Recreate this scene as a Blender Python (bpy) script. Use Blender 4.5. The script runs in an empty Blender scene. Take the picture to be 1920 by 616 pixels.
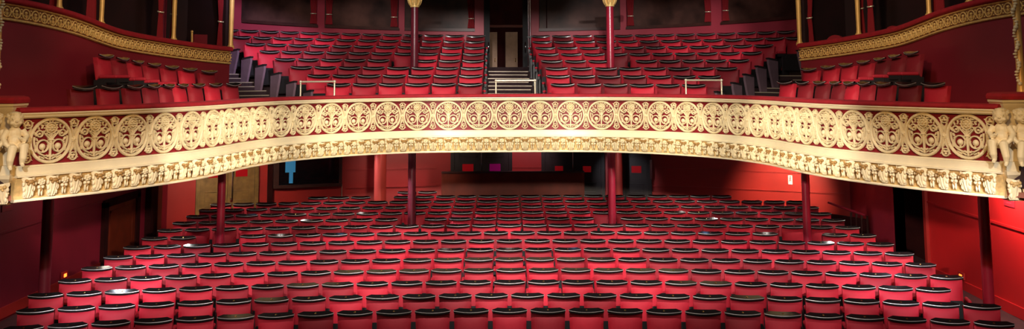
import bpy, math, random
from math import sin, cos, pi, radians, sqrt, hypot, atan2
from mathutils import Vector, Matrix
random.seed(7)
scene = bpy.context.scene
COL = scene.collection

# ------------------------------------------------------------------ materials
def new_mat(name):
    m = bpy.data.materials.new(name); m.use_nodes = True
    nt = m.node_tree; b = nt.nodes['Principled BSDF']
    return m, nt, b
def sset(b, key, v):
    if key in b.inputs: b.inputs[key].default_value = v
def mat(name, col, rough=.6, metal=0., spec=.5, noise=0., nscale=8., bump=0., bscale=60., vary=0., sheen=0., coat=0., emit=None, estr=0.):
    m, nt, b = new_mat(name); N = nt.nodes; L = nt.links
    c = (*col, 1)
    sset(b, 'Base Color', c); sset(b, 'Roughness', rough); sset(b, 'Metallic', metal); sset(b, 'Specular IOR Level', spec)
    if sheen: sset(b, 'Sheen Weight', sheen); sset(b, 'Sheen Roughness', .4); sset(b, 'Sheen Tint', (min(1, col[0]*1.6+.1), col[1]+.1, col[2]+.12, 1))
    if coat: sset(b, 'Coat Weight', coat); sset(b, 'Coat Roughness', .12)
    if emit: sset(b, 'Emission Color', (*emit, 1)); sset(b, 'Emission Strength', estr)
    src = None
    if noise or vary:
        mul = N.new('ShaderNodeMix'); mul.data_type = 'RGBA'; mul.blend_type = 'MULTIPLY'; mul.inputs[0].default_value = 1
        mul.inputs[6].default_value = c
        val = None
        if noise:
            tc = N.new('ShaderNodeTexCoord'); nz = N.new('ShaderNodeTexNoise'); nz.inputs['Scale'].default_value = nscale; nz.inputs['Detail'].default_value = 5
            L.new(tc.outputs['Object'], nz.inputs['Vector'])
            mr = N.new('ShaderNodeMapRange'); mr.inputs[1].default_value = .3; mr.inputs[2].default_value = .7
            mr.inputs[3].default_value = 1-noise; mr.inputs[4].default_value = 1+noise*.5
            L.new(nz.outputs[0], mr.inputs[0]); val = mr.outputs[0]
        if vary:
            oi = N.new('ShaderNodeObjectInfo'); mv = N.new('ShaderNodeMapRange')
            mv.inputs[3].default_value = 1-vary; mv.inputs[4].default_value = 1+vary*.4
            L.new(oi.outputs['Random'], mv.inputs[0])
            if val:
                mm = N.new('ShaderNodeMath'); mm.operation = 'MULTIPLY'; L.new(val, mm.inputs[0]); L.new(mv.outputs[0], mm.inputs[1]); val = mm.outputs[0]
            else: val = mv.outputs[0]
        cb = N.new('ShaderNodeCombineColor'); 
        for i in range(3): L.new(val, cb.inputs[i])
        L.new(cb.outputs[0], mul.inputs[7]); L.new(mul.outputs[2], b.inputs['Base Color'])
    if bump:
        tc2 = N.new('ShaderNodeTexCoord'); nb = N.new('ShaderNodeTexNoise'); nb.inputs['Scale'].default_value = bscale; nb.inputs['Detail'].default_value = 4
        L.new(tc2.outputs['Object'], nb.inputs['Vector'])
        bp = N.new('ShaderNodeBump'); bp.inputs['Strength'].default_value = bump; bp.inputs['Distance'].default_value = .01
        L.new(nb.outputs[0], bp.inputs['Height']); L.new(bp.outputs[0], b.inputs['Normal'])
    return m
M = dict(
 velvet=mat('seat velvet', (.56, .010, .030), .72, vary=.5, noise=.12, nscale=5, sheen=.07, bump=.15, bscale=40),  # per-seat tone mixes wear with painted-in patchy lighting
 velvet2=mat('circle seat velvet', (.46, .008, .024), .72, vary=.68, noise=.12, nscale=5, sheen=.04, bump=.15, bscale=40),  # wide per-seat tone paints in lit and dark seats
 rail=mat('rail velvet', (.36, .006, .014), .8, sheen=.08, noise=.2, nscale=10, bump=.3, bscale=50),
 lacquer=mat('black lacquer', (.012, .010, .010), .13, spec=.5, coat=.2),
 rim=mat('pale piping', (.50, .44, .42), .4, metal=.3),
 brass=mat('brass', (.85, .55, .18), .25, metal=1.),
 polbrass=mat('pale brass rail', (.92, .82, .60), .3, metal=.45),
 black=mat('black vinyl', (.009, .007, .008), .6, spec=.25),
 iron=mat('black iron', (.02, .016, .018), .4),
 standwood=mat('mauve painted end panel', (.17, .10, .125), .5, noise=.15),
 pad=mat('arm pad', (.48, .012, .03), .75),
 cream=mat('cream plaster', (.84, .68, .40), .5, noise=.12, nscale=9, bump=.12, bscale=25),
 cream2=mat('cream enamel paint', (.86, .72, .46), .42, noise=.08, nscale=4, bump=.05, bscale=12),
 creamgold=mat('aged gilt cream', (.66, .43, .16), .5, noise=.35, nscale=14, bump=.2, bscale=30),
 gold=mat('gilded plaster', (.92, .60, .20), .42, metal=.15, noise=.25, nscale=30, bump=.2, bscale=60),
 giltshade=mat('brown gilt accents', (.40, .21, .055), .5, noise=.3, nscale=20),
 goldpost=mat('gilded wood', (.80, .46, .13), .4, metal=.2, noise=.15, nscale=6),
 goldback=mat('dark gold recess', (.16, .05, .012), .6, noise=.3, nscale=20),  # darker colour put into the recess to deepen the relief shade
 backing=mat('deep red backing board', (.22, .003, .010), .55, noise=.12),
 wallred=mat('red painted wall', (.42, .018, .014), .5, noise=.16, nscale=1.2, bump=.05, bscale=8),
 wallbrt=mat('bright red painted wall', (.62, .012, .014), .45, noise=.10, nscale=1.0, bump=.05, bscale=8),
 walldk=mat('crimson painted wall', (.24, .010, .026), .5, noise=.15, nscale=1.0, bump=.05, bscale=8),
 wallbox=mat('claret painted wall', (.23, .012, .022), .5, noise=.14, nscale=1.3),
 wallpink=mat('rose painted wall', (.36, .030, .052), .5, noise=.12, nscale=1.5),
 dark=mat('dark brown red', (.034, .005, .005), .85, spec=.1, noise=.4, nscale=2.5),
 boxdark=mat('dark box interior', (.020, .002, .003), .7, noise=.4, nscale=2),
 wood=mat('dark brown wood', (.055, .016, .012), .38, noise=.3, nscale=5),
 mahog=mat('mahogany panel', (.15, .016, .004), .55, spec=.3, noise=.3, nscale=3),
 oak=mat('olive brown door wood', (.24, .13, .038), .42, noise=.35, nscale=6),
 darkdoor=mat('near black door paint', (.022, .010, .008), .4, noise=.3, nscale=6),
 beige=mat('beige door paint', (.42, .22, .12), .5, noise=.15),
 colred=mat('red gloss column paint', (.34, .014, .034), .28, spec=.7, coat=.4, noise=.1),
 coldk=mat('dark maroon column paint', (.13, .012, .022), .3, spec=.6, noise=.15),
 colsil=mat('polished red column', (.62, .07, .05), .25, metal=.35, spec=.9, coat=.8),
 carpet=mat('dark carpet', (.030, .010, .012), .9, noise=.35, nscale=20),
 carpetr=mat('dark red floor', (.060, .008, .010), .8, noise=.3, nscale=8),
 nosing=mat('pale stair nosing', (.42, .33, .24), .4, metal=.2),
 chrome=mat('chrome', (.75, .75, .78), .15, metal=1.),
 curtain=mat('red curtain velvet', (.26, .004, .010), .85, sheen=.05),
 sign=mat('white sign', (.85, .83, .8), .5),
 signred=mat('dull red sign', (.30, .01, .02), .5),
 reflglass=mat('dark glass with painted reflection', (.085, .034, .026), .4, spec=.3, noise=.8, nscale=1.6),  # noise paints brown reflections onto the dark panes
 blueglow=mat('blue monitor', (.05, .3, .6), .3, emit=(.04, .22, .45), estr=.28),
 redglass=mat('red lit vision glass', (.30, .006, .01), .2, emit=(.7, .01, .015), estr=.12),
 magglass=mat('magenta lit vision glass', (.2, .004, .07), .2, emit=(.40, .005, .16), estr=.16),
 amber=mat('amber floor lamp', (1, .25, .05), .3, emit=(1, .16, .02), estr=4.),
 soffit=mat('soffit paint', (.30, .10, .06), .6, noise=.1),
)

# ------------------------------------------------------------------ mesh building
class MB:
    def __init__(s): s.v = []; s.f = []; s.m = []
    def add(s, vs, fs, mi=0):
        o = len(s.v); s.v += [tuple(v) for v in vs]; s.f += [tuple(i+o for i in f) for f in fs]; s.m += [mi]*len(fs); return s
    def box(s, x0, x1, y0, y1, z0, z1, mi=0, T=None):
        v = [(x, y, z) for z in (z0, z1) for y in (y0, y1) for x in (x0, x1)]
        if T: v = [tuple(T @ Vector(p)) for p in v]
        return s.add(v, [(0, 2, 3, 1), (4, 5, 7, 6), (0, 1, 5, 4), (2, 6, 7, 3), (0, 4, 6, 2), (1, 3, 7, 5)], mi)
    def tube(s, pts, r, n=8, mi=0, cap=True):
        pts = [Vector(p) for p in pts]; rs = r if isinstance(r, (list, tuple)) else [r]*len(pts)
        vs = []; fs = []; up = None
        for i, p in enumerate(pts):
            t = (pts[min(i+1, len(pts)-1)] - pts[max(i-1, 0)]).normalized()
            if up is None: up = Vector((0, 0, 1)) if abs(t.z) < .9 else Vector((0, 1, 0))
            a = t.cross(up)
            a = a.normalized() if a.length > 1e-5 else t.orthogonal().normalized()
            b = a.cross(t).normalized(); up = b
            for k in range(n):
                w = 2*pi*k/n; vs.append(p + a*cos(w)*rs[i] + b*sin(w)*rs[i])
        for i in range(len(pts)-1):
            for k in range(n):
                k2 = (k+1) % n; fs.append((i*n+k, i*n+k2, (i+1)*n+k2, (i+1)*n+k))
        if cap: fs += [tuple(reversed(range(n))), tuple((len(pts)-1)*n+k for k in range(n))]
        return s.add(vs, fs, mi)
    def lathe(s, prof, n=20, c=(0, 0, 0), mi=0):
        vs = []; fs = []
        for r, z in prof:
            for k in range(n): vs.append((c[0]+r*cos(2*pi*k/n), c[1]+r*sin(2*pi*k/n), c[2]+z))
        for i in range(len(prof)-1):
            for k in range(n):
                k2 = (k+1) % n; fs.append((i*n+k, i*n+k2, (i+1)*n+k2, (i+1)*n+k))
        fs += [tuple(reversed(range(n))), tuple((len(prof)-1)*n+k for k in range(n))]
        return s.add(vs, fs, mi)
    def ell(s, c, r, n=10, m=6, mi=0, T=None):
        vs = []; fs = []
        if not isinstance(r, (tuple, list)): r = (r, r, r)
        for j in range(m+1):
            t = pi*j/m
            for k in range(n):
                p = Vector((r[0]*sin(t)*cos(2*pi*k/n), r[1]*sin(t)*sin(2*pi*k/n), r[2]*cos(t)))
                if T: p = T @ p
                vs.append(Vector(c)+p)
        for j in range(m):
            for k in range(n):
                k2 = (k+1) % n; fs.append((j*n+k, (j+1)*n+k, (j+1)*n+k2, j*n+k2))
        return s.add(vs, fs, mi)
    def prism(s, poly, z0, z1, mi=0, T=None):
        n = len(poly); v = [(x, y, z0) for x, y in poly]+[(x, y, z1) for x, y in poly]
        if T: v = [tuple(T @ Vector(p)) for p in v]
        return s.add(v, [tuple(reversed(range(n))), tuple(range(n, 2*n))]+[(i, (i+1) % n, n+(i+1) % n, n+i) for i in range(n)], mi)
    def bar(s, pts, w, t, mi=0, closed=False, y0=0.):
        """flat relief strip along 2-D points (x,z); stands out towards -Y"""
        n = len(pts); ws = w if isinstance(w, (list, tuple)) else [w]*n
        vs = []; fs = []
        for i, (x, z) in enumerate(pts):
            if closed: a = pts[i-1]; b = pts[(i+1) % n]
            else: a = pts[max(i-1, 0)]; b = pts[min(i+1, n-1)]
            dx, dz = b[0]-a[0], b[1]-a[1]; l = hypot(dx, dz) or 1; nx, nz = -dz/l, dx/l
            h = ws[i]/2
            for q, y in ((-1, 0), (-1, -.55*t), (-.5, -t), (.5, -t), (1, -.55*t), (1, 0)):
                vs.append((x+nx*h*q, y0+y, z+nz*h*q))
        R = n if closed else n-1
        for i in range(R):
            j = (i+1) % n
            for k in range(5): fs.append((i*6+k, i*6+k+1, j*6+k+1, j*6+k))
        if not closed: fs += [tuple(range(6)), tuple(reversed(range((n-1)*6, n*6)))]
        return s.add(vs, fs, mi)
    def dome(s, x, z, r, h, n=10, mi=0, y0=0.):
        vs = []; fs = []; m = 3
        for j in range(m+1):
            t = pi/2*j/m
            for k in range(n): vs.append((x+r*cos(t)*cos(2*pi*k/n), y0-h*sin(t), z+r*cos(t)*sin(2*pi*k/n)))
        for j in range(m):
            for k in range(n):
                k2 = (k+1) % n; fs.append((j*n+k, j*n+k2, (j+1)*n+k2, (j+1)*n+k))
        return s.add(vs, fs, mi)
    def xf(s, T):
        s.v = [tuple(T @ Vector(p)) for p in s.v]; return s
    def join(s, o, T=None):
        return s.add([tuple(T @ Vector(p)) for p in o.v] if T else o.v, [], 0)._jf(o)
    def _jf(s, o):
        off = len(s.v)-len(o.v); s.f += [tuple(i+off for i in f) for f in o.f]; s.m += o.m; return s
    def mesh(s, name, mats, smooth=40, fix=True):
        me = bpy.data.meshes.new(name); me.from_pydata(s.v, [], s.f); me.update()
        for m in (mats if isinstance(mats, (list, tuple)) else [mats]): me.materials.append(M[m] if isinstance(m, str) else m)
        me.polygons.foreach_set('material_index', s.m)
        if fix:
            import bmesh
            bm = bmesh.new(); bm.from_mesh(me); bmesh.ops.recalc_face_normals(bm, faces=bm.faces); bm.to_mesh(me); bm.free()
        if smooth:
            me.polygons.foreach_set('use_smooth', [True]*len(me.polygons)); me.set_sharp_from_angle(angle=radians(smooth))
        return me
def obj(name, me, parent=None, loc=None, rz=None):
    o = bpy.data.objects.new(name, me); COL.objects.link(o)
    if parent: o.parent = parent
    if loc is not None: o.location = loc
    if rz is not None: o.rotation_euler = (0, 0, rz)
    return o
def tag(o, label=None, cat=None, group=None, kind=None):
    if label: o['label'] = label
    if cat: o['category'] = cat
    if group: o['group'] = group
    if kind: o['kind'] = kind
    return o
def thing(name, label, cat, loc=(0, 0, 0), rz=0, group=None):
    o = obj(name, None, None, loc, rz); o.empty_display_size = .1
    return tag(o, label, cat, group, 'thing')
def struct(name, mb, mats, smooth=40, label=None, fix=True, parent=None):
    o = obj(name, mb.mesh(name, mats, smooth, fix), parent)
    if not parent: tag(o, label, None, None, 'structure')
    return o
ORD = ['', 'first', 'second', 'third', 'fourth', 'fifth', 'sixth', 'seventh', 'eighth', 'ninth', 'tenth', 'eleventh', 'twelfth', 'thirteenth', 'fourteenth', 'fifteenth', 'sixteenth', 'seventeenth', 'eighteenth', 'nineteenth', 'twentieth'] + ['twenty-'+w for w in ('first', 'second', 'third', 'fourth', 'fifth', 'sixth', 'seventh', 'eighth', 'ninth')]

# ------------------------------------------------------------------ camera
EZ = 4.134
F = 1845.3; YH = 139.74; TH = .1135; YAW = .0037; ROLL = -.0038
cd = bpy.data.cameras.new('camera'); cam = bpy.data.objects.new('camera', cd); COL.objects.link(cam)
c_, s_ = cos(TH), sin(TH)
fw = Vector((sin(YAW)*c_, cos(YAW)*c_, s_)); rt = Vector((cos(YAW), -sin(YAW), 0)); up = rt.cross(fw)
r2 = rt*cos(ROLL)+up*sin(ROLL); u2 = up*cos(ROLL)-rt*sin(ROLL)
cam.matrix_world = Matrix(((r2.x, u2.x, -fw.x, 0), (r2.y, u2.y, -fw.y, 0), (r2.z, u2.z, -fw.z, EZ), (0, 0, 0, 1)))
cd.sensor_width = 36; cd.sensor_fit = 'HORIZONTAL'; cd.lens = F/1920*36
CY = YH-F*math.tan(TH)
cd.shift_y = (CY-308)/1920; cd.clip_start = .1; cd.clip_end = 200
scene.camera = cam

# ------------------------------------------------------------------ the serpentine front of the dress circle (plan)
FX = [0.0, .583, 1.165, 1.741, 2.277, 2.768, 3.194, 3.572, 3.875, 4.079, 4.221, 4.289, 4.369, 4.5, 4.694, 4.937, 5.217, 5.548, 5.90, 6.28]
FY = [19.0, 18.998, 18.977, 18.887, 18.66, 18.345, 17.947, 17.504, 17.006, 16.46, 15.895, 15.316, 14.739, 14.171, 13.622, 13.092, 12.581, 12.101, 11.64, 11.20]
CTRL = [(-FX[i]+.01, FY[i]) for i in range(19, 0, -1)]+[(FX[i]+.01, FY[i]) for i in range(20)]   # index 19 = centre
def cr(u):
    """point on the front at medallion parameter u (0 = centre, one unit per medallion)"""
    t = u+19; i = max(0, min(len(CTRL)-2, int(math.floor(t)))); f = t-i
    P = [CTRL[max(0, min(len(CTRL)-1, i+k))] for k in (-1, 0, 1, 2)]
    r = []
    for d in (0, 1):
        a, b, c, e = (p[d] for p in P)
        r.append(.5*(2*b+(c-a)*f+(2*a-5*b+4*c-e)*f*f+(3*b-a-3*c+e)*f**3))
    return r
def fr(u, e=0.):
    """(x, y, heading) on the front, e metres outwards (towards the audience)"""
    x, y = cr(u); a = cr(u-.12); b = cr(u+.12)
    dx, dy = b[0]-a[0], b[1]-a[1]; l = hypot(dx, dy)
    return x-dy/l*e, y+dx/l*e, atan2(dy, dx)
def smooth_line(e, u0, u1, n):
    return [fr(u0+(u1-u0)*i/n, e) for i in range(n+1)]
def sweep(prof, u0, u1, n, zf=None, closed=False, mi=0, mb=None):
    """profile [(e,z)] swept along the front"""
    mb = mb or MB(); vs = []; fs = []; k = len(prof)
    for i in range(n+1):
        u = u0+(u1-u0)*i/n
        for e, z in prof:
            x, y, h = fr(u, e); vs.append((x, y, z+(zf(y) if zf else 0)))
    for i in range(n):
        for j in range(k if closed else k-1):
            j2 = (j+1) % k; fs.append((i*k+j, (i+1)*k+j, (i+1)*k+j2, i*k+j2))
    if closed: fs += [tuple(range(k)), tuple(reversed(range(n*k, n*k+k)))]
    return mb.add(vs, fs, mi)
UE = 17.75

# ------------------------------------------------------------------ balcony front
def spiral(cx, cz, r0, r1, a0, turns, n=16):
    return [(cx+(r0+(r1-r0)*i/n)*cos(a0+turns*2*pi*i/n), cz+(r0+(r1-r0)*i/n)*sin(a0+turns*2*pi*i/n)) for i in range(n+1)]
def bez(p, n=10):
    out = []
    for i in range(n+1):
        t = i/n; q = [Vector(a) for a in p]
        while len(q) > 1: q = [q[k].lerp(q[k+1], t) for k in range(len(q)-1)]
        out.append((q[0].x, q[0].y))
    return out
def circ(cx, cz, r, n, rz=None):
    return [(cx+r*cos(2*pi*i/n), cz+(rz or r)*sin(2*pi*i/n)) for i in range(n)]
def medallion_mb():
    b = MB()
    b.bar(circ(0, 0, .254, 40, .256), .038, .030, closed=True)
    for i in range(36):
        a = 2*pi*i/36; b.dome(.254*cos(a), .256*sin(a), .0085, .008, 5, y0=-.028)
    b.bar(bez([(0, -.23), (.0, -.1), (0, .09)], 8), [.016, .022, .026, .026, .034, .040, .032, .022, .016], .026)
    b.bar([(-.036, .006), (.036, .006)], .018, .036); b.bar([(-.026, -.018), (.026, -.018)], .012, .03)
    for s in (1, -1):
        X = lambda pts: [(s*x, z) for x, z in pts]
        # the large scroll: open ring with a ball at its heart
        b.bar(X(spiral(.098, -.066, .078, .066, radians(165), -1.0, 22)), .019, .028)
        b.dome(s*.098, -.070, .040, .034, 12)
        b.bar(X([(.098, -.135), (.090, -.12), (.095, -.105)]), [.018, .014, .016], .026)
        # lower sweep to the ring and up the side to the small scroll
        b.bar(X(bez([(.0, -.175), (.09, -.20), (.20, -.14), (.218, -.02), (.205, .05)], 14)), [.016]*4+[.022]*11, .026)
        b.bar(X(spiral(.142, .082, .046, .030, radians(-30), 1.1, 16)), .018, .026)
        b.dome(s*.140, .084, .017, .026, 8)
        # stems springing up in a V towards the rosette
        b.bar(X(bez([(.006, .0), (.03, .05), (.075, .06), (.10, .12)], 10)), [.024]*4+[.016]*7, .026)
        b.bar(X(bez([(.004, .03), (.02, .06), (.04, .065), (.055, .085)], 6)), .011, .024)
        for (x0, z0, x1, z1, w) in ((.0, -.20, .045, -.165, .018), (.02, -.222, .085, -.185, .020), (.075, -.212, .14, -.175, .020), (.185, .035, .160, -.005, .028), (.195, .07, .215, .12, .026), (.150, .135, .165, .175, .022), (.19, -.085, .180, -.13, .026), (.12, .145, .10, .19, .020), (.05, .215, .10, .205, .018)):
            b.bar([(s*x0, z0), (s*(x0*.6+x1*.4), z0*.6+z1*.4), (s*x1, z1)], [w*.6, w, w*.3], .024)
        for (x, z, r) in ((.118, .185, .013), (.03, -.19, .010), (.208, .02, .013), (.13, -.19, .012), (.172, -.02, .011)):
            b.dome(s*x, z, r, .022, 6)
    return b
def rosette_mb():
    b = MB(); cx, cz = 0, .150
    b.bar(circ(cx, cz, .066, 20), .016, .030, closed=True)
    for i in range(14):
        a = 2*pi*i/14; b.dome(cx+.083*cos(a), cz+.083*sin(a), .010, .024, 6)
    b.dome(cx, cz, .056, .026, 14)
    for i in range(8):
        a = 2*pi*i/8; b.dome(cx+.036*cos(a), cz+.036*sin(a), .017, .046, 7)
    b.dome(cx, cz, .020, .058, 8)
    return b
def spacer_mb():
    b = MB()
    b.prism([(.034*cos(a+.39)*1.0, .034*sin(a+.39)) for a in [2*pi*i/8 for i in range(8)]], 0, .03, T=Matrix(((1, 0, 0, 0), (0, 0, -1, 0), (0, 1, 0, 0), (0, 0, 0, 1))))
    b.dome(0, 0, .026, .050, 10)
    for i in range(6):
        a = 2*pi*i/6; b.dome(.021*cos(a), .021*sin(a), .011, .046, 6)
    for v in (1, -1):
        for s in (1, -1):
            b.bar([(s*x, v*z) for x, z in bez([(.010, .03), (.014, .09), (.040, .135), (.036, .165)], 8)], .016, .028)
            b.bar([(s*x, v*z) for x, z in bez([(.0, .06), (.006, .10), (.022, .135)], 5)], [.008, .012, .016, .016, .012, .006], .026)
        b.bar([(x, v*z) for x, z in spiral(0, .2, .052, .042, radians(-60), 1.0, 20)], .015, .028)
        for a in (90, 210, 330):
            b.dome(.019*cos(radians(a)), v*(.2+.019*sin(radians(a))), .016, .032, 8)
        b.dome(0, v*.2, .012, .036, 6)
        b.bar([(.046, v*.205), (.066, v*.222)], [.02, .008], .026); b.bar([(-.046, v*.205), (-.066, v*.222)], [.02, .008], .026)
    return b
front = thing('balcony_front', 'serpentine cream and red dress circle front with pierced scrollwork medallions', 'balcony front')
def fpart(name, mb, mats, smooth=40, label=None, parent=front):
    o = obj(name, mb.mesh(name, mats, smooth), parent)
    if label: o['label'] = label
    return o
NS = 150
fpart('velvet_rail', sweep([(-.055, 3.705), (-.07, 3.725), (-.065, 3.748), (-.02, 3.766), (.09, 3.77), (.20, 3.764), (.215, 3.74), (.21, 3.705)], -UE, UE, NS, closed=True), 'rail', 60, 'dark red velvet padded rail top')
fpart('top_moulding', sweep([(.06, 3.705), (-.062, 3.705), (-.066, 3.69), (-.05, 3.685), (-.046, 3.655), (-.02, 3.648), (-.018, 3.640), (.06, 3.640)], -UE, UE, NS, closed=True), 'cream2', 30)
fpart('backing_board', sweep([(.045, 3.645), (.045, 3.08), (.20, 3.08), (.20, 3.70)], -UE, UE, NS, closed=True), 'backing', 60, 'deep red board behind the fretwork')
fpart('plain_band', sweep([(.06, 3.088), (-.022, 3.088), (-.024, 3.076), (-.05, 3.070), (-.054, 3.0), (-.066, 2.994), (-.066, 2.984), (-.092, 2.976), (-.092, 2.962), (-.07, 2.955), (.06, 2.955)], -UE, UE, NS, closed=True), 'cream2', 30)
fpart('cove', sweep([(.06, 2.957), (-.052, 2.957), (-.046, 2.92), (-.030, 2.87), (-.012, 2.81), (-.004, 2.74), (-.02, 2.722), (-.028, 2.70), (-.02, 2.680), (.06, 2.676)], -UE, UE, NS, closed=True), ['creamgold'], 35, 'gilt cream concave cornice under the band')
fpart('bottom_fillet', sweep([(.05, 2.703), (-.034, 2.703), (-.040, 2.690), (-.034, 2.674), (.05, 2.672)], -UE, UE, NS, closed=True), 'cream2', 30)
MED = medallion_mb().mesh('medallion', 'cream', 50); ROS = rosette_mb().mesh('rosette', 'cream', 50); SPA = spacer_mb().mesh('spacer_scroll', 'cream', 50)
ZC = 3.364
for i in range(-17, 18):
    x, y, h = fr(i, .03); o = obj('medallion', MED, front, (x, y, ZC), h); obj('rosette', ROS, o)
for i in range(-18, 18):
    x, y, h = fr(i+.5, .03); obj('spacer_scroll', SPA, front, (x, y, ZC), h)
def bracket_mb():
    """one acanthus console of the cornice: fluted leaf with a curled tip and side lobes"""
    b = MB(); nu, nv = 17, 9; vs = []; fs = []
    for j in range(nv):
        t = j/(nv-1); z = -.006-.235*t
        w = .080*(1-.30*t)*(1+.14*sin(t*pi*5.2))
        d = .070*(1-t)**.8+.022*sin(t*pi)+.026
        for i in range(nu):
            s = i/(nu-1)*2-1
            vs.append((s*w, -d*(1-.70*abs(s)**2.4)-.011*cos(s*pi*4)*(.35+t*.65), z+.016*abs(s)*(1-t)))
    for j in range(nv-1):
        for i in range(nu-1): fs.append((j*nu+i, j*nu+i+1, (j+1)*nu+i+1, (j+1)*nu+i))
    b.add(vs, fs, 0)
    b.ell((0, -.092, -.050), (.040, .026, .026), 10, 7, 1)
    for s in (1, -1):
        b.ell((s*.046, -.082, -.040), (.022, .024, .022), 8, 6, 1)
        b.ell((s*.030, -.090, -.075), (.016, .020, .018), 8, 6, 1)
        b.ell((s*.070, -.056, -.075), (.018, .024, .028), 8, 6)
        b.ell((s*.060, -.048, -.135), (.016, .022, .034), 8, 6)
        b.ell((s*.048, -.040, -.190), (.013, .020, .032), 8, 6)
    return b
def flower_mb():
    b = MB()
    for k in range(6):
        a = 2*pi*k/6+.3; b.ell((.030*cos(a), -.060, -.065+.026*sin(a)), (.022, .020, .018), 7, 5)
    b.ell((0, -.074, -.065), .016, 7, 5)
    for s in (1, -1):
        b.ell((s*.022, -.046, -.125), (.024, .022, .022), 7, 5)
        b.ell((s*.016, -.040, -.185), (.012, .018, .045), 7, 5)
    b.ell((0, -.046, -.15), (.014, .02, .03), 7, 5, 1)
    return b
BRK = bracket_mb().mesh('acanthus_bracket', ['cream', 'giltshade'], 60)
FLO = flower_mb().mesh('cornice_flower', ['cream', 'giltshade'], 60)
for i in range(-35, 36):
    x, y, h = fr(i*.5, -.03); obj('acanthus_bracket', BRK, front, (x, y, 2.957), h)
for i in range(-35, 35):
    x, y, h = fr(i*.5+.25, -.026); obj('cornice_flower', FLO, front, (x, y, 2.957), h)

# ------------------------------------------------------------------ theatre seats
def backrest_mb():
    b = MB(); nu, nv = 9, 7; vs = []; fs = []
    def P(s, t, back):
        w = .222+.016*t; z = .40+.475*t; y = .015+.075*t
        if back: return (s*w, y+.075, z)
        bul = .068*(1-abs(s)**2.6)*(1-abs(2*t-1)**4*.8)
        return (s*w, y-bul+.012, z-.018*t**3*(1-abs(s)**2))
    for back in (0, 1):
        for j in range(nv):
            for i in range(nu): vs.append(P(i/(nu-1)*2-1, j/(nv-1), back))
    K = nu*nv; ix = lambda j, i, b_: b_*K+j*nu+i
    for j in range(nv-1):
        for i in range(nu-1):
            fs.append((ix(j, i, 0), ix(j, i+1, 0), ix(j+1, i+1, 0), ix(j+1, i, 0))); fs.append((ix(j, i, 1), ix(j+1, i, 1), ix(j+1, i+1, 1), ix(j, i+1, 1)))
    for i in range(nu-1):
        fs.append((ix(0, i, 0), ix(0, i, 1), ix(0, i+1, 1), ix(0, i+1, 0))); fs.append((ix(nv-1, i, 0), ix(nv-1, i+1, 0), ix(nv-1, i+1, 1), ix(nv-1, i, 1)))
    for j in range(nv-1):
        fs.append((ix(j, 0, 0), ix(j+1, 0, 0), ix(j+1, 0, 1), ix(j, 0, 1))); fs.append((ix(j, nu-1, 0), ix(j, nu-1, 1), ix(j+1, nu-1, 1), ix(j+1, nu-1, 0)))
    return b.add(vs, fs)
def cap_mb(sag=.012):
    """black lacquer top rail with chamfered back corners and a pale front edge"""
    b = MB(); n = 10
    fr_ = [(-.24+.48*i/n, .045-.022*(1-(2*i/n-1)**2)) for i in range(n+1)]
    bk = [(.24, .066), (.185, .128), (-.185, .128), (-.24, .066)]
    n_top = 4; poly = fr_+[(.24, .060)]+[(.168-.336*q/n_top, .114) for q in range(n_top+1)]+[(-.24, .060)]
    zt = lambda y, x=.2: .885+.36*(y-.02)+sag*(x/.24)**2
    K = len(poly); top = [(x, y, zt(y, x)) for x, y in poly]; bot = [(x, y, zt(y, x)-.028) for x, y in poly]
    b.add(top+bot, [tuple(range(K)), tuple(reversed(range(K, 2*K)))]+[(i, K+i, K+(i+1) % K, (i+1) % K) for i in range(n, K)], 0)
    # thin pale tube along the front edge, returning at the ends
    e = [(x, y-.004, zt(y, x)-.006) for x, y in [(-.242, .066)]+fr_+[(.242, .066)]]
    b.tube(e, .0040, 5, 1)
    b.add([(x, y-.0, zt(y, x)-.01) for x, y in fr_]+[(x, y, zt(y, x)-.032) for x, y in fr_], [(i, n+1+i, n+2+i, i+1) for i in range(n)], 0)
    return b
def pan_mb():
    b = MB()
    T = Matrix.Translation((0, -.075, .20)) @ Matrix.Rotation(radians(-9), 4, 'X')
    poly = [(-.215, 0), (.215, 0), (.222, .30), (.20, .36), (-.20, .36), (-.222, .30)]
    R = Matrix(((1, 0, 0, 0), (0, 0, 1, 0), (0, 1, 0, 0), (0, 0, 0, 1)))
    b.prism(poly, 0, .03, 0, T @ R)
    b.prism([(x*.97, y*.97+.005) for x, y in poly], .03, .10, 1, T @ R)
    return b
def standard_mb(pad=True, end=False):
    b = MB()
    if end:
        R = Matrix(((0, 0, 1, 0), (1, 0, 0, 0), (0, 1, 0, 0), (0, 0, 0, 1)))
        b.prism([(-.05, 0), (.14, 0), (.14, .56), (-.20, .60), (-.20, .52)], -.024, .024, 1, R)
        b.prism([(-.22, .60), (.10, .565), (.10, .60), (-.20, .635), (-.23, .625)], -.034, .034, 0, R)
        return b
    b.box(-.022, .022, -.06, .12, 0, .54, 0); b.box(-.03, .03, -.10, .16, 0, .025, 0)
    b.box(-.02, .02, -.20, .06, .50, .56, 0)
    if pad: pad_into(b, 1)
    return b
def pad_into(b, mi=0):
    for (y, z, r) in ((-.20, .585, .027),):
        b.ell((0, y, z), (.030, .03, .026), 8, 5, mi)
    b.tube([(0, -.20, .585), (0, .04, .585)], .028, 8, mi)
ME = {}
for key, vm in (('stalls', 'velvet'), ('circle', 'velvet2')):
    ME[key] = dict(back=backrest_mb().mesh('backrest', vm, 60), cap=cap_mb(.011 if key == 'stalls' else .022).mesh('cap_rail', ['lacquer', 'rim'], 30), pan=pan_mb().mesh('seat_pan', ['black', vm], 30))
PLATE = MB().lathe([(.015, 0), (.015, .005), (.007, .008)], 10).mesh('number_plate', 'brass', 30)
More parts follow.
